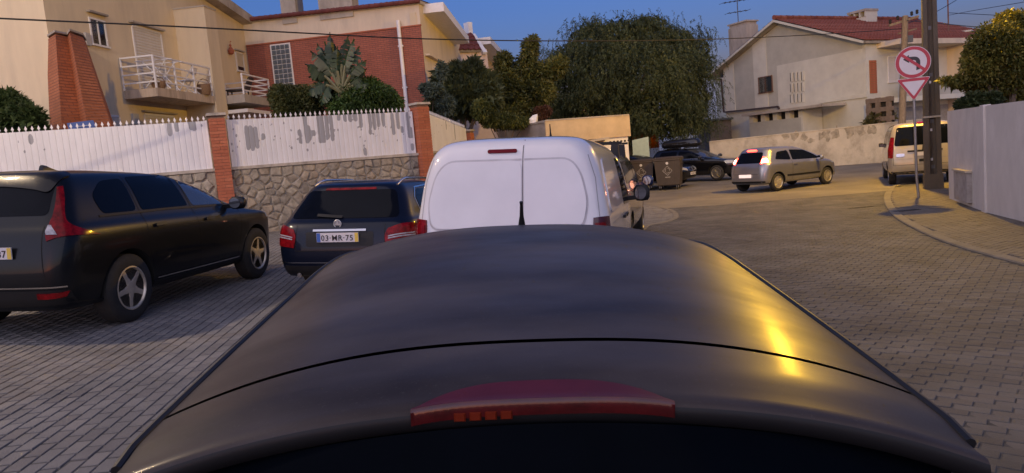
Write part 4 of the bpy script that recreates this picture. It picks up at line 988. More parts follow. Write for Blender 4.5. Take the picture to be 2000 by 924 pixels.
# ---- wheeled bins
M_BIN = mat('brown_bin_plastic', (.058,.043,.029), .55, var=.12, scale=3, dirt=.2, dirtcol=(.09,.07,.05))
M_BLK = mat('black_rubber', (.015,.015,.015), .85)
M_MARK = mat('white_print', (.6,.57,.52), .6)
def wheeled_bin(u, v, az, wid, dep, hei, label, Z=None):
    g = gp(u, v, 0); t = thing('wheeled_bin', (g[0], g[1], g[2]), label, 'bin', 'brown wheeled rubbish containers', az)
    w, d, h = wid/2, dep/2, hei
    zb = .17
    R4 = lambda w_, d_, z: [(-w_,-d_,z),(w_,-d_,z),(w_,d_,z),(-w_,d_,z)]
    MB().loft([R4(w*.78,d*.75,zb), R4(w*.86,d*.84,zb+.04), R4(w*.97,d*.97,h-.12)]).obj('body', M_BIN, t)
    MB().loft([R4(w*1.0,d*1.0,h-.12), R4(w*1.03,d*1.03,h-.1), R4(w*1.03,d*1.03,h-.05), R4(w*1.0,d*1.0,h-.045)]).obj('rim', M_BIN, t)
    MB().loft([R4(w*1.03,d*1.04,h-.044), R4(w*1.04,d*1.05,h-.02), R4(w*.95,d*.9,h+.02), R4(w*.6,d*.5,h+.04)]).obj('lid', M_BIN, t)
    for sx in (-1, 1):
        MB().tube([(sx*(w*1.0),-.06,h-.3),(sx*(w*1.09),-.06,h-.27),(sx*(w*1.09),.06,h-.27),(sx*(w*1.0),.06,h-.3)], .02, 6).obj('trunnion', M_BLK, t)
        for sy in (-1, 1):
            c = (sx*w*.66, sy*d*.6)
            wl_ = MB().lathe([(-.022,.03),(-.022,.085),(.022,.085),(.022,.03)], 14, 'x', (c[0], c[1], .086)).obj('wheel', M_BLK, t)
            MB().box(c[0]-.045,c[0]+.045,c[1]-.03,c[1]+.03,.09,zb+.03).obj('fork', M_STEEL, wl_)
    for k in (-.62,-.3,.3,.62): MB().hexa([(k*w*.9-.012,-d*.86,zb+.06),(k*w*.9+.012,-d*.86,zb+.06),(k*w*.9+.012,-d*.8,zb+.06),(k*w*.9-.012,-d*.8,zb+.06),(k*w-.012,-d*.985,h-.14),(k*w+.012,-d*.985,h-.14),(k*w+.012,-d*.9,h-.14),(k*w-.012,-d*.9,h-.14)]).obj('rib', M_BIN, t)
    yz = lambda z: -d*(.84+(.97-.84)*(z-zb-.04)/(h-.16-zb))-.004
    zc_ = h*.6; e = MB(); rr_ = .19
    for k in range(4):
        a0, a1 = PI/2*k, PI/2*(k+1); P_, Q_ = (rr_*math.cos(a0), zc_+rr_*math.sin(a0)), (rr_*math.cos(a1), zc_+rr_*math.sin(a1)); e.bar((P_[0],yz(P_[1]),P_[1]), (Q_[0],yz(Q_[1]),Q_[1]), .008, .026, up=(0,1,0))
    for k in range(3):
        pts = [(.095*math.cos(2*PI*k/3+a_), zc_+.095*math.sin(2*PI*k/3+a_)) for a_ in np.linspace(0, 1.5, 5)]
        for P_, Q_ in zip(pts[:-1], pts[1:]): e.bar((P_[0],yz(P_[1]),P_[1]), (Q_[0],yz(Q_[1]),Q_[1]), .008, .03, up=(0,1,0))
    e.obj('emblem', M_MARK, t)
    b = MB(); zl_ = zc_+.3
    b.loft([[(.055*math.cos(2*PI*k/12), yz(zl_)+o_, zl_+.055*math.sin(2*PI*k/12)) for k in range(12)] for o_ in (0,-.006)]); b.obj('sticker', M_MARK, t)
    b = MB()
    for k in range(5): b.box(-.1+k*.042,-.072+k*.042, yz(zc_-.26)-.004, yz(zc_-.26)+.004, zc_-.27, zc_-.245)
    b.obj('printed_line', M_MARK, t)
    return t
wheeled_bin(1309, 370, 22, 1.05, .85, 1.3, 'right-hand brown wheeled rubbish container with white diamond emblem, in front of the black saloon')
wheeled_bin(1256, 372, 14, 1.0, .8, 1.26, 'left-hand brown wheeled rubbish container partly hidden by the van mirrors')
# ------------------------------------------------------------------ vegetation
def leaf_mat(name, cols, rough=.55, trans=.25):
    m, t, b = nodes_of(name); b.inputs['Roughness'].default_value = rough; b.inputs['Specular IOR Level'].default_value = .35
    ge = t.nodes.new('ShaderNodeNewGeometry'); n = len(cols)
    c = ramp(t, ge.outputs['Random Per Island'], [(i/(n-1), q) for i, q in enumerate(cols)])
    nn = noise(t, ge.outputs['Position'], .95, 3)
    c = mixc(t, 1, c, ramp(t, nn, [(.36, (.42,.45,.42)), (.64, (1.2,1.15,1.05))]), 'MULTIPLY')  # lumpy light and dark of the clumps put into the leaf colour
    t.links.new(c, b.inputs['Base Color'])
    tr = t.nodes.new('ShaderNodeBsdfTranslucent'); t.links.new(c, tr.inputs[0]); mx = N(t, 'ShaderNodeMixShader', i_0=trans)
    t.links.new(b.outputs[0], mx.inputs[1]); t.links.new(tr.outputs[0], mx.inputs[2]); t.links.new(mx.outputs[0], t.nodes['Material Output'].inputs[0]); return m
M_BARK = mat('bark', (.13,.1,.075), .95, var=.3, scale=6, bmp=.8, bscale=20, stretch=(1,1,.3))
M_BARKL = mat('pale_bark', (.3,.24,.17), .9, var=.25, scale=8, bmp=.5)
def unit(a): return a/np.maximum(np.linalg.norm(a, axis=-1, keepdims=True), 1e-6)
def leaf_mesh(name, P, D, L, Wd, m, nrm=None, droop=.15):
    """Leaves as folded diamonds: base, two sides, tip. P base points, D directions."""
    n = len(P); D = unit(D); r = rng.normal(size=(n,3)) if nrm is None else nrm
    S_ = unit(np.cross(D, r)); U = np.cross(S_, D); L = np.broadcast_to(L, n)[:,None]; Wd = np.broadcast_to(Wd, n)[:,None]
    mid = P+D*L*.45+U*L*.05; tip = P+D*L-np.array([0,0,1])*L*droop
    V = np.stack([P, mid+S_*Wd*.5, tip, mid-S_*Wd*.5], 1).reshape(-1,3)
    me = bpy.data.meshes.new(name); me.vertices.add(n*4); me.vertices.foreach_set('co', V.ravel())
    me.loops.add(n*4); me.loops.foreach_set('vertex_index', np.arange(n*4)); me.polygons.add(n)
    me.polygons.foreach_set('loop_start', np.arange(n)*4); me.polygons.foreach_set('loop_total', np.full(n,4)); me.materials.append(m); me.update(calc_edges=True); return me
def blob_points(blobs, n, shell=.55):
    """Points in the outer part of a set of ellipsoids (centre, radii)."""
    B = np.array([list(c)+list(r) for c, r in blobs], float); w = B[:,3]*B[:,4]+B[:,4]*B[:,5]+B[:,3]*B[:,5]; out = []; dr = []
    while sum(map(len, out)) < n:
        k = rng.choice(len(B), n, p=w/w.sum()); d = unit(rng.normal(size=(n,3))); rr = (shell**3+(1-shell**3)*rng.random(n))**(1/3)
        p = B[k,:3]+d*B[k,3:]*rr[:,None]
        keep = np.ones(n, bool)
        for b in B: keep &= (((p-b[:3])/b[3:])**2).sum(1) > .55**2
        out.append(p[keep]); dr.append(unit(d/B[k,3:])[keep])
    return np.concatenate(out)[:n], np.concatenate(dr)[:n]
def limbs(parent, base, tips, r0, m, wig=.15, name='limb'):
    for tp in tips:
        a, c = Vector(base), Vector(tp); mid = a.lerp(c, .5)+Vector((random.uniform(-wig,wig), random.uniform(-wig,wig), random.uniform(0,wig)))
        MB().tube(smooth_line([a, mid, c], 4), [r0*(1-.75*k/8) for k in range(9)], 7).obj(name, m, parent, smooth=True)
def local_blobs(pix, Z, g, rz=1.0):
    out = []
    for u, v, ru, rv, dz in pix:
        p = at(u, v, Z+dz)-np.array([g[0], g[1], g[2]]); k = (Z+dz)/FPX; out.append((p, (ru*k, ru*k*rz, rv*k)))
    return out
# -- big drooping pepper tree behind the garage
ZT = 40.0; q = at(1220, 250, ZT); gT = (q[0], q[1], G(q[0], q[1]))
TR = thing('pepper_tree', gT, 'very large dark drooping tree rising behind the low garage', 'tree')
PB = local_blobs([(1160,85,62,42,1),(1215,72,60,40,-1),(1265,70,60,36,0),(1310,95,62,46,1),(1115,125,55,50,0),(1185,140,75,70,-2),(1260,145,80,75,-3),(1335,140,55,60,-1),(1345,190,50,50,0),(1105,180,52,48,0),(1145,205,60,40,-1),(1215,215,70,50,-2),(1285,210,70,55,-3),(1340,225,45,45,-1),(1365,95,22,24,0),(1370,125,26,30,0),(1150,55,22,16,0),(1265,45,34,16,0),(1300,235,60,40,-2),(1100,225,40,30,0)], ZT, gT, 1.0)
c0 = Vector((.2,0,0)); MB().tube([(0,0,-.1),(.1,.1,1.2),(-.1,0,2.6),(.1,.1,3.4)], [.5,.4,.36,.3], 10).obj('trunk', M_BARK, TR, smooth=True)
limbs(TR, (0,.05,2.4), [tuple(PB[i][0]) for i in range(0,15)], .2, M_BARK, .4)
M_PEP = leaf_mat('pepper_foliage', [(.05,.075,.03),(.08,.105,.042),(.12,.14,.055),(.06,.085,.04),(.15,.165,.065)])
tc, td = blob_points(PB, 430, .78); tk = rng.integers(0, 430, 10000); ns = 10000; nl = 16
sp0 = tc[tk]+rng.normal(size=(ns,3))*np.array([.42,.42,.24])+td[tk]*rng.uniform(-.5,.3,(ns,1)); sd0 = unit(td[tk]+rng.normal(size=(ns,3))*.35)
ln = rng.uniform(.22,.7,ns)*np.where(rng.random(430) < .25, 1.5, 1.0)[tk]; out = sd0*np.array([1,1,.4]); sw = rng.normal(size=(ns,3))*.08
T_ = np.linspace(0,1,nl)
Pp = sp0[:,None,:]+out[:,None,:]*(.28*np.sqrt(T_))[None,:,None]+np.stack([np.zeros_like(T_),np.zeros_like(T_),-T_**1.15],-1)[None]*ln[:,None,None]+sw[:,None,:]*T_[None,:,None]
Pp = Pp.reshape(-1,3); side = rng.normal(size=Pp.shape); side[:,2] = -abs(side[:,2])*.9-.35
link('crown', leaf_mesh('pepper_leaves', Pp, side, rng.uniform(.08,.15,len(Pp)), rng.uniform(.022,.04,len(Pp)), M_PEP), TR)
ip, idr = blob_points([(p_, tuple(np.array(r_)*.86)) for p_, r_ in PB], 26000, .3)
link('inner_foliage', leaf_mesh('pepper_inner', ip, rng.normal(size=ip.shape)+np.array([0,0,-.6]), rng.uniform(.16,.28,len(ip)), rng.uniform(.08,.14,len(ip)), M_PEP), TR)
# -- generic leafy things
def bushy(name, label, cat, pix, Z, cols, n, L, Wd, trunk=None, up=0.0, rz=1.0, shell=.5, group=None, inner=.25, rough=.55, limb_i=None, bark=None, base_uv=None, spread=.8, zb=None):
    u = pix[0][0] if base_uv is None else base_uv; q = at(u, 300, Z); g = (q[0], q[1], G(q[0], q[1]) if zb is None else zb)
    t = thing(name, g, label, cat, group); B = local_blobs(pix, Z, g, rz); m = leaf_mat(name+'_leaf_'+str(len(bpy.data.materials)), cols, rough)
    P, D = blob_points(B, n, shell); dd = D+rng.normal(size=D.shape)*spread+np.array([0,0,up])
    link('crown', leaf_mesh('leaves', P, dd, rng.uniform(*L, n), rng.uniform(*Wd, n), m), t)
    k = int(n*inner); P2_, _ = blob_points([(p_, tuple(np.array(r_)*.8)) for p_, r_ in B], k, .2)
    link('inner_foliage', leaf_mesh('inner', P2_, rng.normal(size=P2_.shape), rng.uniform(L[1]*1.2, L[1]*2, k), rng.uniform(L[1]*.5, L[1]*.9, k), m), t)
    bk = bark or M_BARK; r0 = trunk or .05
    tops = [tuple(b[0]) for b in B]; h = min(b[0][2] for b in B)*.6
    MB().tube([(0,0,-.15),(.05,.02,h*.5),(0,0,max(.2,h))], [r0*1.2, r0, r0*.9], 9).obj('trunk', bk, t, smooth=True)
    limbs(t, (0,0,max(.1,h*.9)), tops if limb_i is None else [tops[i] for i in limb_i], r0*.6, bk, .12); return t
GREEN_D = [(0.027,0.045,0.018), (0.045,0.068,0.024), (0.068,0.090,0.033), (0.038,0.060,0.030)]
bushy('leafy_tree', 'tall yellow green leafy tree with upright branches between the dark shrub and the drooping tree', 'tree',
      [(1005,190,42,42,0),(1035,100,16,26,0),(1030,135,26,32,0),(985,125,20,24,0),(985,160,28,30,0),(1060,145,26,24,0),(1085,132,22,20,0),(1050,180,36,26,0),(975,200,32,34,0),(1020,215,38,30,0),(985,232,30,24,-.4),(1042,80,9,12,0),(1098,120,12,10,0)],
      31.0, [(.075,.095,.03),(.11,.13,.04),(.16,.165,.05),(.065,.085,.03),(.2,.185,.06)], 17000, (.1,.19), (.045,.085), .11, .3, bark=M_BARKL, limb_i=range(10))
bushy('dark_shrub', 'dense dark green shrub with fine upright needles behind the fence corner pillar', 'shrub',
      [(905,190,50,46,0),(870,160,26,30,0),(905,145,28,22,0),(930,150,24,22,0),(945,185,36,44,0),(860,200,26,30,0),(890,135,14,14,0),(925,130,14,14,0),(958,170,18,24,0)],
      27.0, [(0.045,0.068,0.038), (0.075,0.098,0.053), (0.105,0.128,0.063), (0.060,0.083,0.045)], 26000, (.12,.24), (.012,.024), .09, 1.5, spread=.45, rz=.8)
bushy('grey_shrub', 'blue grey small leaved shrub sticking out left of the dense dark shrub', 'shrub',
      [(848,178,22,16,0),(832,172,14,10,0),(870,205,18,22,0),(862,140,10,22,0)], 25.4, [(0.075,0.112,0.098), (0.120,0.158,0.135), (0.090,0.135,0.112)], 3500, (.06,.12), (.03,.05), .04)
bushy('creeper_shrub', 'green bushy creeper spilling over the dark brick gate pillar and yard wall', 'shrub',
      [(985,236,26,16,0),(955,230,20,20,-.8),(1010,240,22,12,0.5),(940,215,20,22,-1.2),(1030,238,12,8,1)], 26.9, [(0.053,0.075,0.024), (0.090,0.112,0.033), (0.150,0.158,0.045)], 6500, (.06,.12), (.035,.06), .05, zb=.0)
bushy('red_shrub', 'small dark reddish shrub on the wall at the foot of the drooping tree', 'shrub', [(1055,222,16,14,0),(1066,218,12,12,0)], 29.5, [(0.105,0.045,0.033), (0.150,0.068,0.045), (0.090,0.053,0.030)], 2200, (.06,.1), (.03,.05), .04)
bushy('round_tree', 'round yellow lit tree behind the lavender garden wall at the right edge', 'tree',
      [(1965,110,75,66,0),(1995,60,48,40,0),(1940,90,48,48,-.3),(1915,130,36,36,-.2),(1975,150,60,44,.3),(1930,165,44,30,.2),(2030,100,70,70,.4),(1990,180,60,40,.4),(1905,110,22,24,0),(2075,150,60,60,.4),(1970,40,26,20,0),(1880,160,22,12,0),(1850,158,16,7,0)],
      17.5, [(0.075,0.090,0.021), (0.128,0.135,0.027), (0.195,0.180,0.038), (0.240,0.210,0.045), (0.090,0.105,0.030)], 30000, (.06,.11), (.03,.055), .13, .1, base_uv=1975, limb_i=range(9))
bushy('wall_plant', 'loose dark twiggy plant hanging over the lavender wall below the round tree', 'shrub',
      [(1905,195,20,16,0),(1880,205,14,10,0),(1935,195,22,14,0)], 16.8, GREEN_D, 1800, (.06,.11), (.02,.04), .03, rz=.6)
bushy('needle_bush', 'dark fine leaved bush at the far left in front of the brick chimney breast', 'shrub',
      [(25,235,52,42,0),(-10,225,50,50,0),(55,235,34,30,0),(15,200,34,22,0),(-50,240,60,60,0),(70,250,22,20,0)], 16.55, [(0.030,0.060,0.021), (0.053,0.090,0.030), (0.083,0.120,0.045)], 14000, (.08,.16), (.01,.02), .05, .5, rz=.7)
bushy('hedge_bush', 'dark green bush right of the far balcony beside the glass block window', 'shrub',
      [(562,195,34,30,0),(590,190,26,24,0),(545,185,22,20,.3),(575,215,44,30,0),(610,205,26,26,.4)], 21.0, [(0.045,0.063,0.021), (0.075,0.090,0.027), (0.112,0.112,0.033)], 9000, (.06,.11), (.025,.045), .05)
bushy('mounded_bush', 'rounded dark green bush with drooping leaves right of the broad leaved palm', 'shrub',
      [(715,195,62,36,0),(690,180,42,28,0),(745,205,44,28,0),(700,210,60,30,-.3),(720,165,22,14,0),(668,195,30,28,0)], 20.8, [(0.038,0.075,0.018), (0.060,0.112,0.024), (0.090,0.150,0.033)], 15000, (.07,.13), (.03,.05), .06, -.5)
bushy('verge_weeds', 'dry straggling weeds on top of the roadside wall below the brown openwork screen', 'weeds',
      [(1715,235,24,12,0),(1735,228,14,10,0),(1700,243,14,8,0)], 36.6, [(0.090,0.090,0.038), (0.150,0.135,0.060)], 900, (.12,.25), (.02,.035), .03, .6)
# -- broad-leaved palm: every paddle leaf a part of its own
pz = 20.3; q = at(672, 240, pz); gP = (q[0], q[1], G(q[0], q[1])+.05)
PA = thing('banana_palm', gP, 'bird of paradise palm with split paddle leaves in front of the brick gable wall', 'palm')
M_PAL = leaf_mat('paddle_leaf', [(.03,.055,.026),(.05,.08,.036),(.07,.105,.046)], .4, .15); M_PET = mat('petiole', (.16,.15,.07), .6, var=.2)
def paddle(tip, mid, base, wid, m=M_PAL, petf=.34, cuts=7):
    b_, m_, t_ = Vector(base), Vector(mid), Vector(tip); cur = smooth_line([b_, m_, t_], 12); n = len(cur); k0 = int(n*petf)
    pet = MB().tube(cur[:k0+3], [.05*(1-.6*i/n) for i in range(k0+3)], 6)
    o = pet.obj('palm_leaf', M_PET, PA, smooth=True)
    b = MB(); view = Vector((random.uniform(-.9,.7),-1,random.uniform(.0,.6))).normalized(); r = random; wid *= .92
    for sgn in (-1, 1):
        prev = None; off = 0
        for i in range(k0, n-1):
            a, c = cur[i], cur[i+1]; tt = (i-k0)/(n-1-k0); t2 = (i+1-k0)/(n-1-k0)
            w0 = wid*math.sin(min(1,tt*1.05+.12)*PI)**.55; w1 = wid*max(.03, math.sin(min(1,t2*1.05+.12)*PI))**.55 if t2 < .97 else wid*.1
            d = (c-a).normalized(); s_ = d.cross(view).normalized()*sgn; dn = Vector((0,0,-1))
            g = .6+.4*r.random(); sag = .5*r.random()+.08
            b.add([a, c, c+s_*w1*g+d*w1*.4+dn*w1*sag-view*.06, a+s_*w0*g+d*w0*.35+dn*w0*sag-view*.06], [(0,1,2,3)])
    b.obj('blade', m, o, fix=False)
def PL_(u, v, dz=0): p = at(u, v, pz+dz)-np.array(gP); return tuple(p)
bs = PL_(668, 182)
for tp, md, w, dz in (((645,62),(650,120),.22,0),((680,66),(668,115),.2,.1),((700,90),(680,128),.26,.1),((714,117),(688,140),.22,-.1),((606,98),(640,130),.27,-.1),((595,124),(628,142),.24,.1),((632,80),(645,125),.18,.15),((716,133),(690,150),.19,.2),((660,90),(658,130),.24,-.15),((706,150),(688,160),.2,-.2),((612,160),(640,165),.22,.2),((626,205),(640,170),.28,-.3),((655,112),(655,140),.2,.2),((600,150),(630,148),.2,.3),((690,75),(676,118),.2,-.1),((708,135),(690,142),.2,.3),((620,84),(640,122),.22,.05),((598,185),(630,165),.24,-.25),((722,165),(696,165),.2,-.3)):
    paddle(PL_(*tp, dz), PL_(*md, dz*.5), bs, w)
MB().tube([(0,0,-.1),(.0,0,.8), tuple(Vector(bs)*.6), bs], [.16,.15,.13,.11], 9).obj('stem', M_BARK, PA, smooth=True)
M_FAN = leaf_mat('yellow_frond', [(0.135,0.150,0.038), (0.210,0.210,0.053), (0.180,0.150,0.060)])
q = at(596, 185, 21.6); fz = thing('fan_palm', (q[0], q[1], G(q[0],q[1])), 'small yellowish feathery palm left of the paddle leaved palm', 'palm')
hh = q[2]-G(q[0],q[1]); MB().tube([(0,0,0),(0,0,hh)], [.1,.07], 8).obj('stem', M_BARK, fz, smooth=True)
for k in range(13):
    a = 2*PI*k/13; dx, dy = math.cos(a), math.sin(a); L_ = random.uniform(.55,.8)
    cur = smooth_line([(0,0,hh),(dx*L_*.5,dy*L_*.5,hh+.28),(dx*L_,dy*L_,hh+.1)], 6); st = MB().tube(cur, .008, 4).obj('frond', M_PET, fz)
    P = np.array([c for c in cur for _ in (0,1)]); D = np.array([(-dy*s_+dx*.6, dx*s_+dy*.6, -.25) for c in cur for s_ in (-1,1)])
    link('leaflets', leaf_mesh('leaflets', P, D, .24, .025, M_FAN), st)
# ------------------------------------------------------------------ vehicles
M_TYRE = mat('tyre_rubber', (.018,.017,.016), .85, var=.2, scale=12, bmp=.2, dirt=.3, dirtcol=(.05,.045,.04))
M_RIM = mat('alloy_rim', (.42,.38,.32), .32, .85, var=.08)
M_WELL = mat('wheel_well', (.008,.008,.008), .95)
M_CHROME = mat('chrome', (.6,.58,.56), .15, 1.0, var=.03)
M_TRIM = mat('black_trim', (.014,.014,.015), .5, var=.1, spec=.25)
M_GAP = mat('panel_gap', (.004,.004,.004), .9)
M_CARGL = mat('tinted_glass', (.004,.005,.008), .05, var=.1, spec=.09)
M_CARGL2 = mat('clear_car_glass', (.05,.055,.065), .05, var=.1, spec=1.0)
M_PLATE = mat('plate_white', (.66,.62,.62), .45, var=.03); M_PLY = mat('plate_yellow', (.72,.5,.08), .45, var=.03); M_PLB = mat('plate_blue', (.04,.12,.42), .45, var=.03); M_INK = mat('plate_ink', (.01,.01,.012), .6)
M_TAIL = mat('tail_lamp_red', (.17,.004,.007), .2, var=.5, scale=18, coat=.12, spec=.15); M_TAILC = mat('tail_lamp_clear', (.34,.33,.36), .2, var=.4, scale=30, coat=.3)
M_TAILD = mat('tail_lamp_dark_red', (.07,.004,.012), .18, var=.3, coat=.3)
M_HEAD = mat('headlamp_glass', (.35,.36,.38), .1, var=.3, scale=20, coat=1)
def paint(name, col, metal=0.0, rough=.3, dirt=.0, coat=1.0):
    m = mat(name, col, rough, metal, var=.05, scale=2, coat=coat, spec=.18, dirt=dirt, dirtcol=tuple(min(1,c*1.0+.05) for c in col)); return m

def car_shape(layers, plan=(.05,.03,.55), name='body', pf=2.2):
    """Stack of plan outlines (z at the rear, z at the front, tail y, nose y, half width, rear corner, front corner, rear bow, front bow)."""
    L = max(l[3] for l in layers); rings = []
    for zr, zf, yr, yf, w, rr, rf, br, bf in layers:
        h = []; rr = min(rr, w*.9); rf = min(rf, w*.9)
        for k in range(5): h.append(((w-rr)*k/5, yr))
        for k in range(6): a = PI/2*k/5; h.append((w-rr+rr*math.sin(a), yr+rr-rr*math.cos(a)))
        for k in range(1, 18): h.append((w, yr+rr+(yf-rf-yr-rr)*k/18))
        for k in range(6): a = PI/2*k/5; h.append((w-rf+rf*math.cos(a), yf-rf+rf*math.sin(a)))
        for k in range(1, 6): h.append(((w-rf)*(1-k/5), yf))
        out = []
        for x, y in h:
            t = min(1, max(0, (y-yr)/max(.01, yf-yr))); fx = 1-plan[0]*max(0,(y/L-plan[2])/(1-plan[2]))**2*1.6-plan[1]*max(0,(.35-y/L)/.35)**2
            q = (x/w)**2; yy = y+(br*q*max(0,1-t*4) - bf*q*max(0,1-(1-t)*4))
            z = zr+(zf-zr)*(t**pf if zf < zr else t)
            out.append((x*fx, yy, z))
        ring = out+[(-x, y, z) for x, y, z in out[-2:0:-1]]
        rings.append(ring)
    top = rings[-1]; cx = sum(p[0] for p in top)/len(top); cy = sum(p[1] for p in top)/len(top)
    for s_, dz in ((.75,.018),(.4,.03)): rings.append([(p[0]*s_, cy+(p[1]-cy)*s_, p[2]+dz) for p in top])
    b = MB().loft(rings); return b
def evaluate(me, mods):
    o = bpy.data.objects.new('tmp', me); COL.objects.link(o)
    for f in mods: f(o)
    bpy.context.view_layer.update(); dg = bpy.context.evaluated_depsgraph_get()
    r = bpy.data.meshes.new_from_object(o.evaluated_get(dg)); bpy.data.objects.remove(o); return r
class Car:
    def __init__(s, name, label, cat, loc, az, layers, m, plan=(.05,.03,.55), wheels=None, group=None, lift=0, tilt=True):
        n = gnormal(loc[0], loc[1]) if tilt else None
        s.t = thing(name, (loc[0], loc[1], G(loc[0], loc[1])+lift), label, cat, group, az, n); s.m = m
        me = car_shape(layers, plan).mesh('body', [m, M_WELL])
        def sub(o): md = o.modifiers.new('s','SUBSURF'); md.levels = 2; md.render_levels = 2
        me = evaluate(me, [sub]); s.bvh0 = BVHTree.FromPolygons([tuple(v.co) for v in me.vertices], [tuple(p.vertices) for p in me.polygons])
        s.bvh = s.bvh0
        if wheels:
            y1, y2, r, wx, wd = wheels[:5]; cut = MB()
            for y in (y1, y2):
                for sx in (-1, 1): cut.lathe([(sx*(wx-wd-.06), r+.055),(sx*(wx+.3), r+.055)], 32, 'x', (0,y,r))
            cm = cut.mesh('cut', [M_WELL]); co = bpy.data.objects.new('cut', cm); COL.objects.link(co)
            def boo(o):
                md = o.modifiers.new('b','BOOLEAN'); md.object = co; md.operation = 'DIFFERENCE'; md.solver = 'EXACT'; md.material_mode = 'TRANSFER'
            me = evaluate(me, [boo]); bpy.data.objects.remove(co)
        me.shade_smooth(); me.set_sharp_from_angle(angle=rad(38)); me.name = name+'_body'
        s.body = link('body', me, s.t)
    def hit(s, side, a, b, off):
        o, d = {'R': ((5,a,b),(-1,0,0)), 'L': ((-5,a,b),(1,0,0)), 'B': ((a,-5,b),(0,1,0)), 'F': ((a,12,b),(0,-1,0)), 'T': ((a,b,5),(0,0,-1))}[side]
        h = s.bvh.ray_cast(Vector(o), Vector(d))
        if h[0] is None:
            h = s.bvh.find_nearest(Vector({'R': (.7,a,b),'L': (-.7,a,b),'B': (a,0,b),'F': (a,4,b),'T': (a,b,1.4)}[side]))
        n = h[1]; n = n if n.dot(Vector(d)) < 0 else -n
        return h[0]+n*off, n
    def snap(s, p, off=.005):
        h = s.bvh.find_nearest(Vector(p)); n = h[1]
        c = Vector((0, 2, .8)) - h[0]
        if n.dot(c) > 0: n = -n
        return h[0]+n*off
    def decal(s, name, poly, side, m, off=.004, skirt=.015, step=.07, parent=None, r=0, both=False, dome=0):
        if both:
            s.decal(name, [(a if side in 'RL' else -a, b) for a, b in poly], {'R': 'L', 'L': 'R'}.get(side, side), m, off, skirt, step, parent, r)
        if r: poly = rpoly(poly, r)
        bm = bmesh.new(); f = bm.faces.new([bm.verts.new((a, b, 0)) for a, b in poly])
        for ax in (0, 1):
            lo = min(p[ax] for p in poly); hi = max(p[ax] for p in poly); k = int((hi-lo)/step)
            for i in range(1, k+1):
                co = [0,0,0]; no = [0,0,0]; co[ax] = lo+i*(hi-lo)/(k+1); no[ax] = 1
                bmesh.ops.bisect_plane(bm, geom=bm.verts[:]+bm.edges[:]+bm.faces[:], plane_co=co, plane_no=no, dist=1e-5)
        nn = {}
        for v in bm.verts:
            p, n = s.hit(side, v.co.x, v.co.y, off); v.co = p; nn[v] = n
        be = [e for e in bm.edges if len(e.link_faces) == 1]
        ex = bmesh.ops.extrude_edge_only(bm, edges=be); nv = [g for g in ex['geom'] if isinstance(g, bmesh.types.BMVert)]
        bm.normal_update()
        for v in nv:
            p = s.bvh.find_nearest(v.co); d = (v.co-p[0]); d = d.normalized() if d.length > 1e-6 else Vector((0,0,0)); v.co -= d*(skirt if d.length else 0)
        bmesh.ops.recalc_face_normals(bm, faces=bm.faces)
        me = bpy.data.meshes.new(name); bm.to_mesh(me); bm.free(); me.materials.append(m); me.shade_smooth(); me.set_sharp_from_angle(angle=rad(50))
        return link(name, me, parent or s.t)
    def ribbon(s, name, pts, side, m, w=.008, off=.002, parent=None, closed=False, both=False, up=.0):
        if both: s.ribbon(name, [(a if side in 'RL' else -a, b) for a, b in pts], {'R': 'L', 'L': 'R'}.get(side, side), m, w, off, parent, closed)
        P = [Vector((a, b)) for a, b in pts]; q = []
        if closed: P.append(P[0])
        for a, c in zip(P[:-1], P[1:]):
            k = max(1, int((c-a).length/.05)); q += [a.lerp(c, i/k) for i in range(k)]
        q.append(P[-1]); v = []
        for i, p in enumerate(q):
            t = (q[min(i+1,len(q)-1)]-q[max(i-1,0)]).normalized(); n = Vector((-t.y, t.x))*w/2
            v.append((s.hit(side, *(p+n), off)[0], s.hit(side, *(p-n), off)[0]))
        b = MB()
        for i, (x, y) in enumerate(v): b.v += [tuple(x), tuple(y)]
        for i in range(len(v)-1): b.f.append((2*i, 2*i+1, 2*i+3, 2*i+2)); b.mi.append(0)
        return b.obj(name, m, parent or s.t, smooth=True)
    def patch(s, name, A, B, m, nu=8, off=.006, skirt=.02, parent=None, mirror=False):
        if mirror: s.patch(name, [(-x,y,z) for x,y,z in A], [(-x,y,z) for x,y,z in B], m, nu, off, skirt, parent)
        A, B = smooth_line(A, 4), smooth_line(B, 4); b = MB(); n = len(A)
        rows = [[s.snap(a.lerp(c, k/nu), off) for k in range(nu+1)] for a, c in zip(A, B)]
        base = [p for r in rows for p in r]
        b.v += [tuple(p) for p in base]
        for i in range(n-1):
            for k in range(nu): q = i*(nu+1)+k; b.f.append((q, q+1, q+nu+2, q+nu+1)); b.mi.append(0)
        bd = [i for i in range(nu+1)]+[i*(nu+1)+nu for i in range(1, n)]+[(n-1)*(nu+1)+k for k in range(nu-1,-1,-1)]+[i*(nu+1) for i in range(n-2,0,-1)]
        o_ = len(b.v)
        for i in bd: b.v.append(tuple(s.snap(base[i], -skirt+off)))
        for j in range(len(bd)): a, c = bd[j], bd[(j+1) % len(bd)]; b.f.append((a, c, o_+(j+1) % len(bd), o_+j)); b.mi.append(0)
        return b.obj(name, m, parent or s.t, smooth=True, angle=50)
    def wheels(s, y1, y2, r, wx, wd, rim, spokes, m_rim=None, hub=True, w_=.085, twist=0):
        m_rim = m_rim or M_RIM
        ty = MB().lathe([(-wd,rim*.97),(-wd,rim+.02),(-wd+.012,r-.03),(-wd+.035,r-.004),(-wd*.5,r),(-.035,r-.004),(-.012,r-.03),(.0,r-.075),(-.004,rim+.012),(-.02,rim*.97)], 40, 'x').mesh('wheel', M_TYRE, True, angle=35)
        b = MB(); b.lathe([(-.02,rim*1.02),(-.004,rim*1.02),(-.002,rim*.96),(-.02,rim*.9),(-.05,rim*.88),(-.05,rim*.95)], 40, 'x')
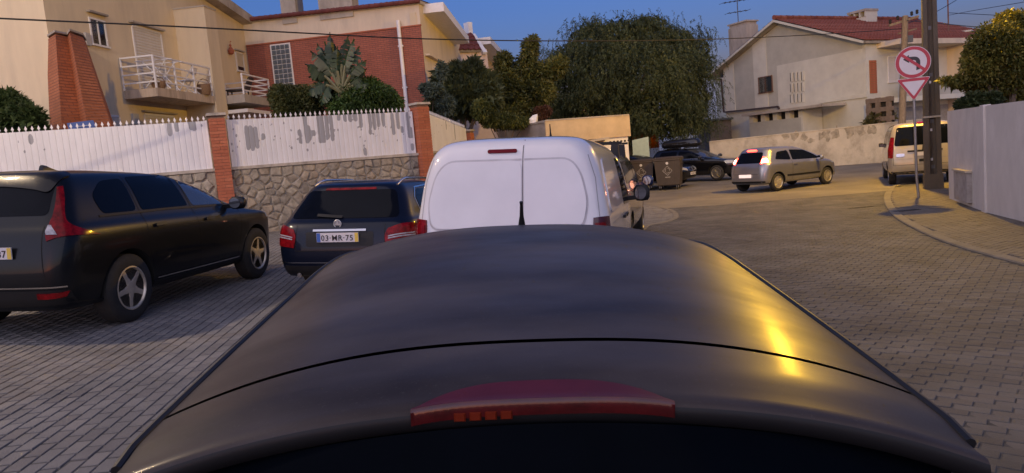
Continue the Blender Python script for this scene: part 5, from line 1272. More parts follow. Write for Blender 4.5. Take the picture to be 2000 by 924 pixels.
        b.lathe([(-.05,.075),(-.012,.07),(-.008,.05),(-.006,.02)], 16, 'x')
        for k in range(spokes):
            a = 2*PI*k/spokes; u = Vector((0, math.cos(a), math.sin(a))); v = Vector((0, -math.sin(a), math.cos(a))); X = Vector((1,0,0)); rr_ = []
            for rad_, ww, dx in ((.05,w_*.62,-.012),(rim*.5,w_*.5,-.016),(rim*.93,w_*.75,-.02)):
                c = u*rad_+v*twist*rad_; rr_.append([c+v*ww*.5+X*(dx-.03), c+v*ww*.5+X*(dx-.006), c+v*ww*.25+X*dx, c-v*ww*.25+X*dx, c-v*ww*.5+X*(dx-.006), c-v*ww*.5+X*(dx-.03)])
            b.loft(rr_)
        rm = b.mesh('rim', m_rim, True, angle=35)
        dk = MB().lathe([(-.12,.0001),(-.12,rim*.93),(-.118,rim*.93),(-.118,.0001)], 24, 'x').mesh('brake_disc', M_WELL)
        for y in (y1, y2):
            for sx in (-1, 1):
                o = link('wheel', ty, s.t); o.location = (sx*wx, y, r); o.rotation_euler = (0, 0, 0 if sx > 0 else PI)
                link('rim', rm, o).rotation_euler = (random.random()*2, 0, 0); link('brake_disc', dk, o)
    def mirror(s, y, z, x, m, dy=.09, sc=1.0, glass=True, tall=1.0):
        for sx in (-1, 1):
            b = MB(); rg = []
            for dx, q in ((0,.55),(.04,.95),(.12,1.0),(.19,.9),(.215,.55)):
                rg.append([(sx*(x+.05+dx*sc), y+math.cos(a)*dy*q*sc*(1 if math.cos(a) > 0 else .45), z+math.sin(a)*.085*q*sc*tall) for a in np.linspace(0, 2*PI, 15)[:-1]])
            b.loft(rg); b.bar((sx*(x-.06),y,z-.05*tall), (sx*(x+.09),y,z-.04*tall), .07, .05)
            o = b.obj('wing_mirror', m, s.t, smooth=True, angle=50)
            if glass: MB().loft([[(sx*(x+.065+.155*(.5+.5*math.cos(a))*sc), y-dy*.45*sc-.001-dy_, z+math.sin(a)*.066*sc*tall) for a in np.linspace(0,2*PI,17)[:-1]] for dy_ in (-.006,.006)]).obj('mirror_glass', M_MIRR, o)
    def handle(s, pts, side, m):
        for y, z in pts:
            for sd in side: s.decal('door_handle', rpoly([(y-.1,z-.016),(y+.1,z-.012),(y+.1,z+.018),(y-.1,z+.014)], .012), sd, m, off=.03, skirt=.03, step=.05)
    def plate(s, name, x, z, side, txt, w=.52, h=.11, left='blue', yellow=True, tilt=0, off=.02, txtright=False, parent=None):
        p, n = s.hit(side, x, z, off); n = Vector((0, -1 if side == 'B' else 1, 0)); sx = 1 if side == 'B' else -1
        o = bpy.data.objects.new(name, MB().box(-w/2,w/2,-.004,.006,-h/2,h/2).mesh(name, M_PLATE)); COL.objects.link(o); o.parent = s.t; o.location = p
        o.rotation_euler = (rad(tilt), 0, 0 if side == 'B' else PI)
        if left: MB().box(-w/2+.003,-w/2+.047,-.0065,-.0045,-h/2+.003,h/2-.003).obj('country_band', M_PLB, o)
        if yellow: MB().box(w/2-.045,w/2-.003,-.0065,-.0045,-h/2+.003,h/2-.003).obj('date_band', M_PLY, o)
        if txt:
            me = text_mesh(txt, .098); ws = [v.co.x for v in me.vertices]; wd_ = max(ws)-min(ws); tgt = .395 if len(txt) > 4 else wd_
            k = tgt/wd_ if len(txt) > 4 else 1.0
            q = link('registration', me, o); q.rotation_euler = (PI/2, 0, 0); q.scale = (k, 1, 1)
            q.location = ((-w/2+.058-min(ws)*k) if not txtright else (w/2-.055-max(ws)*k), -.0075, -.037)
        return o
def text_mesh(t, size, m=None, bold=.0006):
    c = bpy.data.curves.new('lettering', 'FONT'); c.body = t; c.size = size*.96; c.space_character = 1.12; c.offset = bold; c.extrude = .0008; c.resolution_u = 2
    o = bpy.data.objects.new('tmp', c); COL.objects.link(o); bpy.context.view_layer.update()
    me = bpy.data.meshes.new_from_object(o.evaluated_get(bpy.context.evaluated_depsgraph_get())); bpy.data.objects.remove(o); me.materials.clear(); me.materials.append(m or M_INK); return me
def rpoly(P, r, n=5):
    out = []
    for i in range(len(P)):
        p, c, q = Vector(P[i-1]), Vector(P[i]), Vector(P[(i+1) % len(P)]); a = (p-c); b_ = (q-c); ra = min(r, a.length*.48); rb = min(r, b_.length*.48)
        a = c+a.normalized()*ra; b_ = c+b_.normalized()*rb
        for k in range(n): t = k/(n-1); out.append(tuple(a*(1-t)**2+2*c*t*(1-t)+b_*t*t))
    return out
M_MIRR = mat('mirror_glass', (.5,.5,.52), .03, 1.0, var=.02)
def LY(zr, yr, yf, w, rr=.2, rf=.3, br=.05, bf=.12, zf=None): return (zr, zr if zf is None else zf, yr, yf, w, rr, rf, br, bf)

# ---- black SUV at the left
M_BLACKP = paint('black_paint', (.004,.005,.007), .0, .35, coat=.3)
c = Car('black_suv', 'glossy black SUV parked at the far left in front of the stone wall', 'car', (-5.12, 6.72), 8.3, [
    LY(.24,.16,4.42,.80), LY(.32,.05,4.55,.89), LY(.55,.0,4.63,.93,.22,.5), LY(.80,.02,4.62,.945,.22,.5,zf=.78), LY(.97,.06,4.58,.94,.22,.45,zf=.88),
    LY(1.05,.09,4.45,.915,.22,.4,zf=.94), LY(1.09,.12,4.2,.885,.2,.4,zf=.97), LY(1.13,.14,3.42,.86,.2,.25,zf=1.07), LY(1.34,.24,2.98,.765,.2,.25,zf=1.32), LY(1.49,.33,2.6,.685,.2,.25,zf=1.44), LY(1.575,.36,2.4,.62,.2,.25,zf=1.51), LY(1.60,.44,2.3,.55,.18,.22,zf=1.535)],
    M_BLACKP, wheels=(.95,3.72,.365,.93,.235))
c.wheels(.95, 3.72, .365, .93, .235, .228, 5, w_=.135, m_rim=mat('gold_grey_rim', (.55,.49,.4), .38, .55))
for sd in 'RL':
    c.decal('side_window', rpoly([(.72,1.17),(1.25,1.165),(1.27,1.52),(.92,1.50),(.7,1.36)], .07), sd, M_CARGL)
    c.decal('side_window', rpoly([(1.33,1.165),(2.2,1.155),(2.14,1.535),(1.35,1.53)], .04), sd, M_CARGL)
    c.decal('side_window', rpoly([(2.29,1.15),(3.2,1.12),(2.95,1.28),(2.55,1.46),(2.24,1.53)], .05), sd, M_CARGL2)
    c.ribbon('window_trim', [(.66,1.15),(1.8,1.145),(3.28,1.1)], sd, M_TRIM, .02, .006)
    for P in ([(1.3,1.55),(1.28,1.1),(1.28,.75),(1.36,.5)], [(2.24,1.54),(2.25,1.0),(2.27,.4)], [(3.3,1.06),(3.28,.8),(3.18,.4)], [(1.36,.38),(3.2,.36)]): c.ribbon('door_gap', P, sd, M_GAP)
    c.decal('sill_trim', [(1.36,.26),(3.3,.26),(3.3,.36),(1.36,.37)], sd, M_TRIM, off=.012)
    c.ribbon('sill_chrome', [(1.42,.4),(3.22,.39)], sd, M_CHROME, .014, .012)
c.handle([(1.5,.99),(2.5,.97)], 'RL', M_BLACKP)
for sx in (1, -1):
    iA = [(sx*.66,.36,1.5),(sx*.705,.27,1.38),(sx*.725,.18,1.24),(sx*.715,.11,1.15),(sx*.71,.06,1.06),(sx*.73,.04,.98)]; oA = [(sx*.69,.42,1.5),(sx*.765,.34,1.38),(sx*.815,.26,1.25),(sx*.86,.24,1.16),(sx*.93,.34,1.08),(sx*.95,.55,.985)]
    c.patch('tail_lamp', iA, oA, M_TAIL, 10, .012, .03)
    c.patch('reversing_lens', [(sx*.712,.1,1.15),(sx*.705,.07,1.09),(sx*.72,.055,1.045)], [(sx*.74,.12,1.14),(sx*.8,.1,1.075),(sx*.825,.09,1.045)], M_TAILC, 6, .016, .02)
    c.patch('lower_reflector', [(sx*.62,.0,.47),(sx*.62,.0,.41)], [(sx*.9,.12,.475),(sx*.87,.1,.425)], M_TAIL, 8, .024, .03)
c.decal('rear_window', rpoly([(-.66,1.2),(.66,1.2),(.6,1.52),(-.6,1.52)], .06), 'B', M_CARGL)
c.decal('roof_spoiler', rpoly([(-.6,.32),(.6,.32),(.62,.62),(-.62,.62)], .06), 'T', M_BLACKP, off=.018, skirt=.02)
c.decal('brake_lamp', [(-.4,1.585),(.4,1.585),(.38,1.615),(-.38,1.615)], 'B', M_TAILD, off=.01)
c.decal('bumper_trim', rpoly([(-.86,.3),(.86,.3),(.86,.5),(-.86,.5)], .03), 'B', M_TRIM, off=.01)
c.ribbon('tailgate_gap', [(-.66,1.1),(-.7,.62),(.7,.62),(.66,1.1)], 'B', M_GAP)
c.ribbon('bumper_chrome', [(-.85,.53),(.85,.53)], 'B', M_CHROME, .014, .008)
c.plate('number_plate', .15, .86, 'B', '87', txtright=True)
p_, _ = c.hit('B', .2, .98, .004); MB().lathe([(0,.03),(-.012,.028),(-.014,.018),(-.006,.016)], 16, 'y', p_).obj('badge', M_CHROME, c.t)
c.mirror(3.02, 1.13, .88, M_BLACKP)
rf_, _ = c.hit('T', .05, .95, 0)
MB().loft([[(-.03+.05,.88,rf_.z-.01),(.03+.05,.88,rf_.z-.01),(.03+.05,1.12,rf_.z-.01),(-.03+.05,1.12,rf_.z-.01)],[(-.02+.05,.89,rf_.z+.05),(.02+.05,.89,rf_.z+.05),(.022+.05,1.0,rf_.z+.03),(-.022+.05,1.0,rf_.z+.03)],[(.04,.9,rf_.z+.065),(.06,.9,rf_.z+.065),(.06,.95,rf_.z+.055),(.04,.95,rf_.z+.055)]]).obj('roof_antenna', M_BLACKP, c.t, smooth=True)
c.decal('windscreen', rpoly([(-.7,1.12),(.7,1.12),(.58,1.55),(-.58,1.55)], .06), 'F', M_CARGL2)
c.patch('headlamp', [(.6,4.5,.8),(.62,4.45,.93)], [(.9,4.1,.86),(.88,4.1,.96)], M_HEAD, 6, .006, .02, mirror=True)

# ---- dark blue estate
M_NAVY = paint('dark_blue_paint', (.003,.006,.018), .2, .4, coat=.35)
c = Car('blue_estate_car', 'dark blue estate car with star badge parked between the SUV and the white van', 'car', (-2.07, 8.36), 10.5, [(zr_*.955, zf_*.955, *q_) for zr_, zf_, *q_ in [
    LY(.22,.14,4.42,.76), LY(.3,.05,4.52,.84), LY(.5,.0,4.59,.875,.24,.45), LY(.70,.01,4.59,.885,.24,.45,zf=.66), LY(.86,.05,4.52,.88,.24,.42,zf=.74),
    LY(.93,.09,4.4,.86,.24,.4,zf=.78), LY(.965,.13,4.1,.835,.22,.4,zf=.84), LY(.99,.17,3.1,.81,.2,.25,zf=.94), LY(1.16,.32,2.75,.74,.2,.25), LY(1.32,.46,2.4,.655,.2,.25,zf=1.29), LY(1.395,.5,2.2,.59,.2,.25,zf=1.35), LY(1.42,.6,2.1,.53,.18,.22,zf=1.375)]],
    M_NAVY, wheels=(1.0,3.76,.32,.865,.22))
c.wheels(1.0, 3.76, .32, .865, .22, .215, 7, w_=.06)
for sd in 'RL':
    c.decal('side_window', rpoly([(.78,.97),(1.4,.965),(1.36,1.24),(1.0,1.25),(.8,1.15)], .05), sd, M_CARGL)
    c.decal('side_window', rpoly([(1.46,.965),(2.15,.955),(2.1,1.24),(1.45,1.24)], .03), sd, M_CARGL); c.decal('side_window', rpoly([(2.23,.955),(2.98,.92),(2.5,1.17),(2.2,1.23)], .04), sd, M_CARGL2)
    c.ribbon('window_chrome', [(.72,.95),(.76,1.15),(.98,1.27),(1.5,1.28),(2.2,1.265),(2.6,1.14)], sd, M_CHROME, .016, .006); c.ribbon('window_chrome', [(.72,.945),(1.5,.935),(3.0,.9)], sd, M_CHROME, .014, .006)
    for P in ([(1.42,.97),(1.38,.6),(1.32,.45)], [(2.18,.97),(2.18,.3)], [(3.1,.94),(3.08,.3)]): c.ribbon('door_gap', P, sd, M_GAP)
c.handle([(1.6,.82),(2.35,.8)], 'RL', M_NAVY)
c.decal('rear_window', rpoly([(-.69,.95),(.69,.95),(.56,1.27),(-.56,1.27)], .07), 'B', M_CARGL)
c.decal('brake_lamp', [(-.33,1.272),(.33,1.272),(.32,1.297),(-.32,1.297)], 'B', M_TAIL, off=.008)
c.ribbon('wiper', [(.0,.955),(-.2,.97),(-.33,.98)], 'B', M_TRIM, .03, .02)
c.decal('chrome_strip', [(-.33,.805),(.33,.805),(.33,.828),(-.33,.828)], 'B', M_CHROME, off=.016, skirt=.02)
c.decal('plate_recess', rpoly([(-.42,.63),(.42,.63),(.42,.8),(-.42,.8)], .03), 'B', M_TRIM, off=.003)
c.plate('number_plate', -.01, .735, 'B', '03·MR·75')
p_, n_ = c.hit('B', -.03, .885, .012)
b = MB().lathe([(0,.048),(-.008,.05),(-.012,.045),(-.008,.041),(0,.041)], 28, 'y', p_)
for k in range(3):
    a = PI/2+2*PI*k/3; b.loft([[p_+Vector((math.cos(a+da)*r_, yy, math.sin(a+da)*r_)) for da, r_ in ((-PI/3,.008),(0,.043),(PI/3,.008))] for yy in (-.002,-.01)])
b.obj('star_badge', mat('satin_chrome', (.6,.6,.6), .4, .5), c.t)
for sx in (1, -1):
    c.patch('tail_lamp', [(sx*.6,.02,.86),(sx*.56,.01,.76),(sx*.58,.0,.62)], [(sx*.9,.42,.86),(sx*.9,.36,.76),(sx*.89,.25,.64)], M_TAIL, 12, .01, .03)
    for z in (.755,.73): c.patch('lens_stripe', [(sx*.6,.02,z),(sx*.6,.02,z-.014)], [(sx*.88,.25,z+.02),(sx*.88,.25,z+.006)], M_TAILC, 10, .014, .01)
c.ribbon('tailgate_gap', [(-.55,.88),(-.56,.58),(.56,.58),(.55,.88)], 'B', M_GAP); c.ribbon('bumper_chrome', [(-.82,.44),(.82,.44)], 'B', M_CHROME, .012, .006)
c.decal('bumper_trim', rpoly([(-.7,.26),(.7,.26),(.75,.4),(-.75,.4)], .03), 'B', M_TRIM, off=.006)
for sx in (-1, 1):
    pts = []
    for t in np.linspace(0, 1, 12):
        y = .62+1.75*t; q, _ = c.hit('T', sx*.545, y, 0); pts.append(q+Vector((0,0,.045*min(1, 6*min(t,1-t)+.0))))
    MB().tube(pts, .014, 8).obj('roof_rail', M_CHROME, c.t, smooth=True)
    MB().lathe([(0,.028),(-.05,.028)], 12, 'y', (sx*.5,.02,.3)).obj('exhaust_tip', M_CHROME, c.t)
c.mirror(2.85, .94, .82, M_NAVY)
c.decal('windscreen', rpoly([(-.68,.945),(.68,.945),(.54,1.27),(-.54,1.27)], .06), 'F', M_CARGL2)

# ---- white van
M_VAN = paint('white_van_paint', (.72,.7,.71), 0, .35, dirt=.12)
c = Car('white_van', 'white panel van with blank rear doors stopped just ahead of the dark car', 'van', (-.10, 6.2), 13, [
    LY(.24,.1,4.25,.80), LY(.36,.02,4.35,.88), LY(.55,.0,4.38,.895,.16,.45,.03), LY(.80,.03,4.36,.90,.16,.45,.03,zf=.76), LY(1.0,.055,4.22,.895,.16,.42,.03,zf=.9),
    LY(1.08,.065,4.0,.885,.16,.4,.03,zf=1.0), LY(1.12,.07,3.75,.875,.16,.35,.03,zf=1.06), LY(1.3,.09,3.35,.845,.16,.3,.03,zf=1.28), LY(1.5,.12,2.95,.80,.17,.28,.03), LY(1.65,.155,2.65,.745,.18,.26,.03,zf=1.63), LY(1.735,.23,2.45,.66,.2,.26,.02,zf=1.7), LY(1.765,.33,2.3,.57,.2,.22,zf=1.73)],
    M_VAN, plan=(.05,.012,.6), wheels=(.82,3.55,.32,.87,.21))
c.wheels(.82, 3.55, .32, .87, .21, .2, 8, w_=.05)
cx = .14
def vp(P, r): return rpoly(P, r)
c.decal('door_panel', rpoly([(cx-.012,.965),(-.7,.98),(-.725,1.2),(-.655,1.45),(-.55,1.565),(cx-.012,1.565)], .08), 'B', M_VAN, off=.011, skirt=.013)
c.decal('door_panel', rpoly([(cx+.012,.965),(.66,.98),(.70,1.2),(.64,1.45),(.55,1.565),(cx+.012,1.565)], .08), 'B', M_VAN, off=.011, skirt=.013)
c.ribbon('door_gap', [(cx,.45),(cx,1.0),(cx,1.4),(cx,1.745)], 'B', mat('seam_shade', (.12,.11,.11), .8), .007, .004)
M_GROOVE_SHADE = mat('groove_shade', (.5,.48,.5), .6)  # grey ribbons: shading of the panel recess put into the paint colour
for P_ in ([(cx-.012,.955),(-.71,.97),(-.735,1.2),(-.665,1.455),(-.555,1.575),(cx-.012,1.575)], [(cx+.012,1.575),(.555,1.575),(.65,1.445),(.71,1.2),(.67,.97),(cx+.012,.955)]):
    c.ribbon('groove_shade', [P_[0]]+rpoly(P_, .085)[5:-5]+[P_[-1]], 'B', M_GROOVE_SHADE, .016, .003)
c.ribbon('body_seam', [(-.815,.62),(-.81,1.0),(-.765,1.4),(-.7,1.6)], 'B', mat('soft_gap', (.3,.29,.3), .8), .006, .002, both=True)
c.decal('brake_lamp', rpoly([(-.18,1.635),(.085,1.635),(.085,1.665),(-.18,1.665)], .015), 'B', mat('brake_lens_off', (.13,.006,.014), .3, spec=.1), off=.012, skirt=.02)
for sx in (1, -1):
    c.patch('tail_lamp', [(sx*.76,.05,1.065),(sx*.755,.03,.9),(sx*.765,.02,.7)], [(sx*.91,.19,1.07),(sx*.92,.18,.9),(sx*.92,.17,.7)], M_TAILD if sx > 0 else M_TAIL, 8, .012, .03)
    c.patch('lamp_lens', [(sx*.775,.05,1.02),(sx*.775,.04,.94)], [(sx*.88,.1,1.02),(sx*.88,.1,.94)], M_TAIL, 5, .018, .012)
for sd in 'RL':
    c.decal('side_panel', rpoly([(.38,1.08),(1.3,1.06),(1.27,1.55),(.6,1.56),(.45,1.45)], .09), sd, M_VAN, off=.01, skirt=.012)
    c.decal('side_window', rpoly([(2.02,1.04),(3.15,1.0),(2.98,1.2),(2.62,1.52),(2.05,1.56)], .07), sd, M_CARGL)
    for P in ([(1.95,.4),(1.97,1.0),(1.99,1.62)], [(3.1,.38),(3.2,1.0)], [(1.4,.5),(1.4,1.0),(1.36,1.6)], [(.5,.97),(1.9,.95)]): c.ribbon('door_gap', P, sd, mat('soft_gap', (.3,.29,.3), .8), .009, .003)
    c.decal('rubbing_strip', [(1.25,.5),(3.05,.48),(3.05,.6),(1.25,.62)], sd, M_TRIM, off=.014)
c.handle([(1.82,.93),(2.2,.92)], 'RL', M_TRIM)
c.mirror(2.92, 1.12, .9, M_TRIM, dy=.1, sc=.9, tall=1.35)
c.decal('windscreen', rpoly([(-.72,1.12),(.72,1.12),(.6,1.6),(-.6,1.6)], .06), 'F', M_CARGL2)
c.decal('bumper', rpoly([(-.86,.3),(.86,.3),(.86,.55),(-.86,.55)], .04), 'B', M_TRIM, off=.02, skirt=.03)
q, _ = c.hit('T', .17, 1.5, 0); MB().tube([q, q+Vector((0,-.02,.07)), q+Vector((0,-.05,.16))], [.02,.008,.005], 8).obj('roof_antenna', M_TRIM, c.t)

# ---- dark blue car ahead of the van with roof bars
M_BLUE2 = paint('deep_blue_paint', (.008,.02,.075), .2, .25)
c = Car('blue_car_with_bars', 'dark blue car with black roof bars just ahead of the white van', 'car', (.95, 11.35), 15, [
    LY(.24,.1,4.1,.78), LY(.36,.02,4.2,.86), LY(.55,.0,4.25,.88,.2,.45), LY(.80,.02,4.22,.885,.2,.45,zf=.76), LY(1.0,.06,4.05,.87,.2,.42,zf=.88), LY(1.06,.08,3.8,.85,.2,.4,zf=.94),
    LY(1.1,.1,3.3,.83,.2,.3,zf=1.04), LY(1.3,.17,2.95,.78,.2,.3), LY(1.5,.25,2.6,.71,.2,.28,zf=1.49), LY(1.62,.33,2.35,.63,.2,.26,zf=1.6), LY(1.65,.42,2.2,.56,.2,.22,zf=1.63)], M_BLUE2, wheels=(.8,3.4,.31,.86,.2))
c.wheels(.8, 3.4, .31, .86, .2, .2, 7, w_=.05)
for y in (.72, 1.75):
    b = MB().bar((-.72,y,1.80), (.72,y,1.80), .06, .035); b.obj('roof_bar', M_TRIM, c.t)
    for sx in (-1, 1): MB().hexa([(sx*.53,y-.07,1.58),(sx*.68,y-.07,1.54),(sx*.68,y+.07,1.54),(sx*.53,y+.07,1.58),(sx*.55,y-.04,1.78),(sx*.66,y-.04,1.78),(sx*.66,y+.04,1.78),(sx*.55,y+.04,1.78)]).obj('bar_foot', M_TRIM, c.t)
for sd in 'RL':
    c.decal('side_window', rpoly([(.5,1.13),(1.9,1.1),(1.85,1.5),(.6,1.5)], .06), sd, M_CARGL); c.decal('side_window', rpoly([(2.0,1.1),(2.95,1.07),(2.5,1.45),(1.97,1.5)], .06), sd, M_CARGL)
    c.ribbon('door_gap', [(1.93,.4),(1.94,1.06)], sd, M_GAP)
c.patch('tail_lamp', [(.66,.05,1.2),(.66,.03,1.0),(.67,.02,.82)], [(.86,.3,1.2),(.89,.28,1.0),(.89,.26,.82)], M_TAIL, 8, .012, .03, mirror=True)
c.decal('rear_window', rpoly([(-.6,1.13),(.6,1.13),(.53,1.52),(-.53,1.52)], .07), 'B', M_CARGL); c.mirror(2.75, 1.1, .84, M_BLUE2, tall=1.2); c.handle([(2.1,.95)], 'RL', M_BLUE2)

# ---- silver hatchback turning across the road, brake lamps lit
M_SILV = paint('silver_paint', (.3,.3,.325), .75, .36)
M_LIT = mat('lit_brake_lamp', (.6,.02,.01), .3, em=(1,.05,.025), ems=2.2); M_LITC = mat('lit_lamp_core', (.8,.3,.2), .3, em=(1,.42,.25), ems=8); M_LITW = mat('plate_glow', (.7,.6,.55), .4, em=(1,.72,.62), ems=.16)
c = Car('silver_hatchback', 'silver hatchback with glowing brake lamps turning away across the road', 'car', (8.05, 24.3), 61, [
    LY(.22,.1,3.88,.73), LY(.32,.02,3.98,.81), LY(.5,.0,4.03,.835,.26,.5), LY(.72,.02,4.02,.845,.26,.5,zf=.66), LY(.88,.06,3.92,.84,.26,.45,zf=.78), LY(.94,.1,3.7,.82,.25,.4,zf=.84),
    LY(.97,.13,3.25,.80,.24,.35,zf=.93), LY(1.15,.24,2.85,.735,.24,.3), LY(1.33,.36,2.35,.66,.24,.3,zf=1.31), LY(1.43,.42,2.1,.585,.22,.26,zf=1.40), LY(1.46,.5,1.95,.52,.2,.22,zf=1.43)], M_SILV, wheels=(.67,3.18,.3,.815,.19), tilt=False)
c.wheels(.67, 3.18, .3, .815, .19, .2, 10, w_=.035, m_rim=mat('pale_rim', (.5,.45,.36), .4, .6))
for sd in 'RL':
    c.decal('side_window', rpoly([(.62,1.06),(1.35,1.0),(1.32,1.33),(.8,1.3)], .07), sd, M_CARGL); c.decal('side_window', rpoly([(1.42,.995),(2.85,.95),(2.5,1.12),(2.1,1.29),(1.42,1.34)], .06), sd, M_CARGL)
    c.ribbon('door_gap', [(1.36,.35),(1.38,1.0)], sd, M_GAP); c.ribbon('door_gap', [(2.75,.3),(2.8,.92)], sd, M_GAP); c.decal('rubbing_strip', [(1.1,.46),(2.75,.44),(2.75,.5),(1.1,.52)], sd, M_TRIM, off=.01)
c.handle([(1.52,.85)], 'RL', M_SILV)
c.decal('rear_window', rpoly([(-.55,.98),(.55,.98),(.48,1.33),(-.48,1.33)], .08), 'B', M_CARGL)
c.patch('tail_lamp', [(.56,.24,1.22),(.55,.16,1.08),(.56,.11,.97)], [(.72,.36,1.2),(.80,.36,1.08),(.82,.34,.97)], M_LIT, 8, .016, .03, mirror=True)
c.patch('lamp_core', [(.59,.2,1.14),(.585,.16,1.08),(.59,.13,1.0)], [(.70,.3,1.14),(.74,.3,1.08),(.76,.28,1.0)], M_LITC, 6, .026, .02, mirror=True)
c.decal('brake_lamp', rpoly([(-.2,1.37),(.2,1.37),(.19,1.405),(-.19,1.405)], .015), 'B', M_LIT, off=.03, skirt=.03)
pl_ = c.plate('number_plate', 0, .56, 'B', '', yellow=False, left=None); pl_.data.materials.clear(); pl_.data.materials.append(M_LITW)  # light on the plate put in as a weak glow of its own
c.decal('bumper_trim', rpoly([(-.7,.27),(.7,.27),(.74,.38),(-.74,.38)], .03), 'B', M_TRIM, off=.006)
c.ribbon('tailgate_gap', [(-.5,.97),(-.54,.62),(.54,.62),(.5,.97)], 'B', M_GAP); c.mirror(2.62, .98, .8, M_SILV); c.patch('headlamp', [(.5,3.95,.66),(.52,3.85,.8)], [(.82,3.45,.76),(.8,3.35,.86)], M_HEAD, 6, .006, .02, mirror=True)
c.decal('windscreen', rpoly([(-.66,.97),(.66,.97),(.54,1.36),(-.54,1.36)], .06), 'F', M_CARGL2)

# ---- beige people carrier beyond the road sign
M_BEIGE = paint('champagne_paint', (.42,.37,.29), .3, .35, dirt=.2)
c = Car('beige_minivan', 'champagne coloured minivan parked facing away behind the road sign pole', 'van', (12.5, 21.5), 25, [
    LY(.28,.1,4.6,.84), LY(.4,.02,4.7,.92), LY(.6,.0,4.75,.94,.2,.5,.03), LY(.9,.03,4.72,.95,.2,.5,.03,zf=.86), LY(1.1,.06,4.5,.945,.2,.45,.03,zf=.98), LY(1.16,.07,4.2,.93,.2,.42,.03,zf=1.04),
    LY(1.2,.08,3.9,.915,.2,.4,.03,zf=1.12), LY(1.45,.13,3.5,.875,.2,.35,.03,zf=1.42), LY(1.7,.2,3.1,.815,.2,.3,.03,zf=1.68), LY(1.82,.26,2.85,.75,.22,.28,.02,zf=1.8), LY(1.87,.36,2.7,.66,.22,.25,zf=1.84)], M_BEIGE, plan=(.05,.012,.6), wheels=(.9,4.05,.33,.91,.22), tilt=False)
c.wheels(.9, 4.05, .33, .91, .22, .21, 7, w_=.05)
c.decal('rear_window', rpoly([(-.77,1.2),(.77,1.2),(.68,1.76),(-.68,1.76)], .08), 'B', M_CARGL)
c.decal('brake_lamp', rpoly([(-.14,1.83),(.14,1.83),(.13,1.87),(-.13,1.87)], .01), 'B', M_TAIL, off=.02, skirt=.03)
c.ribbon('wiper', [(-.02,1.0),(0,1.18),(.3,1.24)], 'B', M_TRIM, .035, .02)
c.decal('chrome_strip', rpoly([(-.42,1.0),(.5,1.0),(.5,1.05),(-.42,1.05)], .01), 'B', M_TRIM, off=.016, skirt=.02); c.plate('number_plate', .02, .93, 'B', '', yellow=False)
c.decal('tailgate_handle', rpoly([(-.12,.7),(.12,.7),(.12,.78),(-.12,.78)], .02), 'B', M_TRIM, off=.012); c.decal('badge_panel', rpoly([(-.72,.88),(-.5,.88),(-.5,.97),(-.72,.97)], .03), 'B', M_CHROME, off=.008)
c.decal('bumper_trim', rpoly([(-.88,.3),(.88,.3),(.88,.42),(-.88,.42)], .03), 'B', M_TRIM, off=.012); c.ribbon('tailgate_gap', [(-.78,1.18),(-.8,.62),(.8,.62),(.78,1.18)], 'B', M_GAP); c.ribbon('tailgate_crease', [(-.78,.8),(.78,.8)], 'B', mat('soft_gap', (.3,.29,.3), .8), .012, .003)
c.patch('tail_lamp', [(.8,.1,1.5),(.8,.06,1.2),(.82,.04,.85)], [(.9,.26,1.5),(.955,.24,1.2),(.96,.22,.85)], M_TAIL, 6, .012, .03, mirror=True)
for sd in 'RL':
    c.decal('side_window', rpoly([(.4,1.25),(1.7,1.23),(1.68,1.7),(.5,1.7)], .06), sd, M_CARGL); c.decal('side_window', rpoly([(1.8,1.23),(2.7,1.2),(2.65,1.68),(1.8,1.7)], .05), sd, M_CARGL); c.decal('side_window', rpoly([(2.8,1.2),(3.7,1.12),(3.1,1.6),(2.76,1.68)], .06), sd, M_CARGL)
c.mirror(3.5, 1.2, .84, M_TRIM, sc=.7, tall=1.2)

# ---- two black parked cars beyond the bins
M_BLK2 = paint('black_metallic_paint', (.008,.008,.01), .3, .25)
saloon = [LY(.2,.1,4.5,.78), LY(.3,.02,4.58,.87), LY(.5,.0,4.62,.9,.25,.4), LY(.68,.02,4.62,.905,.25,.4,zf=.62), LY(.84,.06,4.56,.9,.25,.38,zf=.72), LY(.92,.1,4.42,.875,.25,.36,zf=.78), LY(.96,.14,4.1,.85,.25,.34,zf=.84), LY(.99,.22,3.2,.82,.22,.28,zf=.96), LY(1.15,.4,2.85,.75,.22,.28), LY(1.32,.6,2.45,.665,.22,.28,zf=1.3), LY(1.4,.75,2.2,.59,.2,.25,zf=1.38), LY(1.43,.9,2.1,.52,.2,.22,zf=1.41)]
fx, fy = math.sin(rad(128)), math.cos(rad(128)); g = gp(1353, 351, 0); g = at(1353, 345, 30.0)
c = Car('black_saloon', 'black car with kidney grille facing the road behind the brown containers', 'car', (g[0]-fx*4.6, g[1]-fy*4.6), 128, saloon, M_BLK2, wheels=(.95,3.7,.325,.875,.22), tilt=False)
c.wheels(.95, 3.7, .325, .875, .22, .22, 10, w_=.04)
for sx in (-1, 1):
    kd = c.decal('kidney_grille', rpoly([(sx*.02,.58),(sx*.24,.6),(sx*.25,.72),(sx*.04,.73)], .04), 'F', M_CHROME, off=.008)
    c.decal('grille_slats', rpoly([(sx*.04,.6),(sx*.22,.615),(sx*.23,.705),(sx*.055,.712)], .03), 'F', M_GAP, off=.012, parent=kd)
c.patch('headlamp', [(.4,4.6,.6),(.42,4.55,.72)], [(.86,4.2,.66),(.84,4.15,.76)], M_HEAD, 8, .008, .02, mirror=True)
pl_ = c.plate('number_plate', 0, .47, 'F', '', yellow=False, left=None)
b = MB()
for k in range(6): b.box(-.2+k*.07+(.03 if k > 1 else 0)+(.03 if k > 3 else 0), -.15+k*.07+(.03 if k > 1 else 0)+(.03 if k > 3 else 0), -.007, -.005, -.03, .03)
b.obj('registration', mat('grey_ink', (.2,.2,.21), .6), pl_)
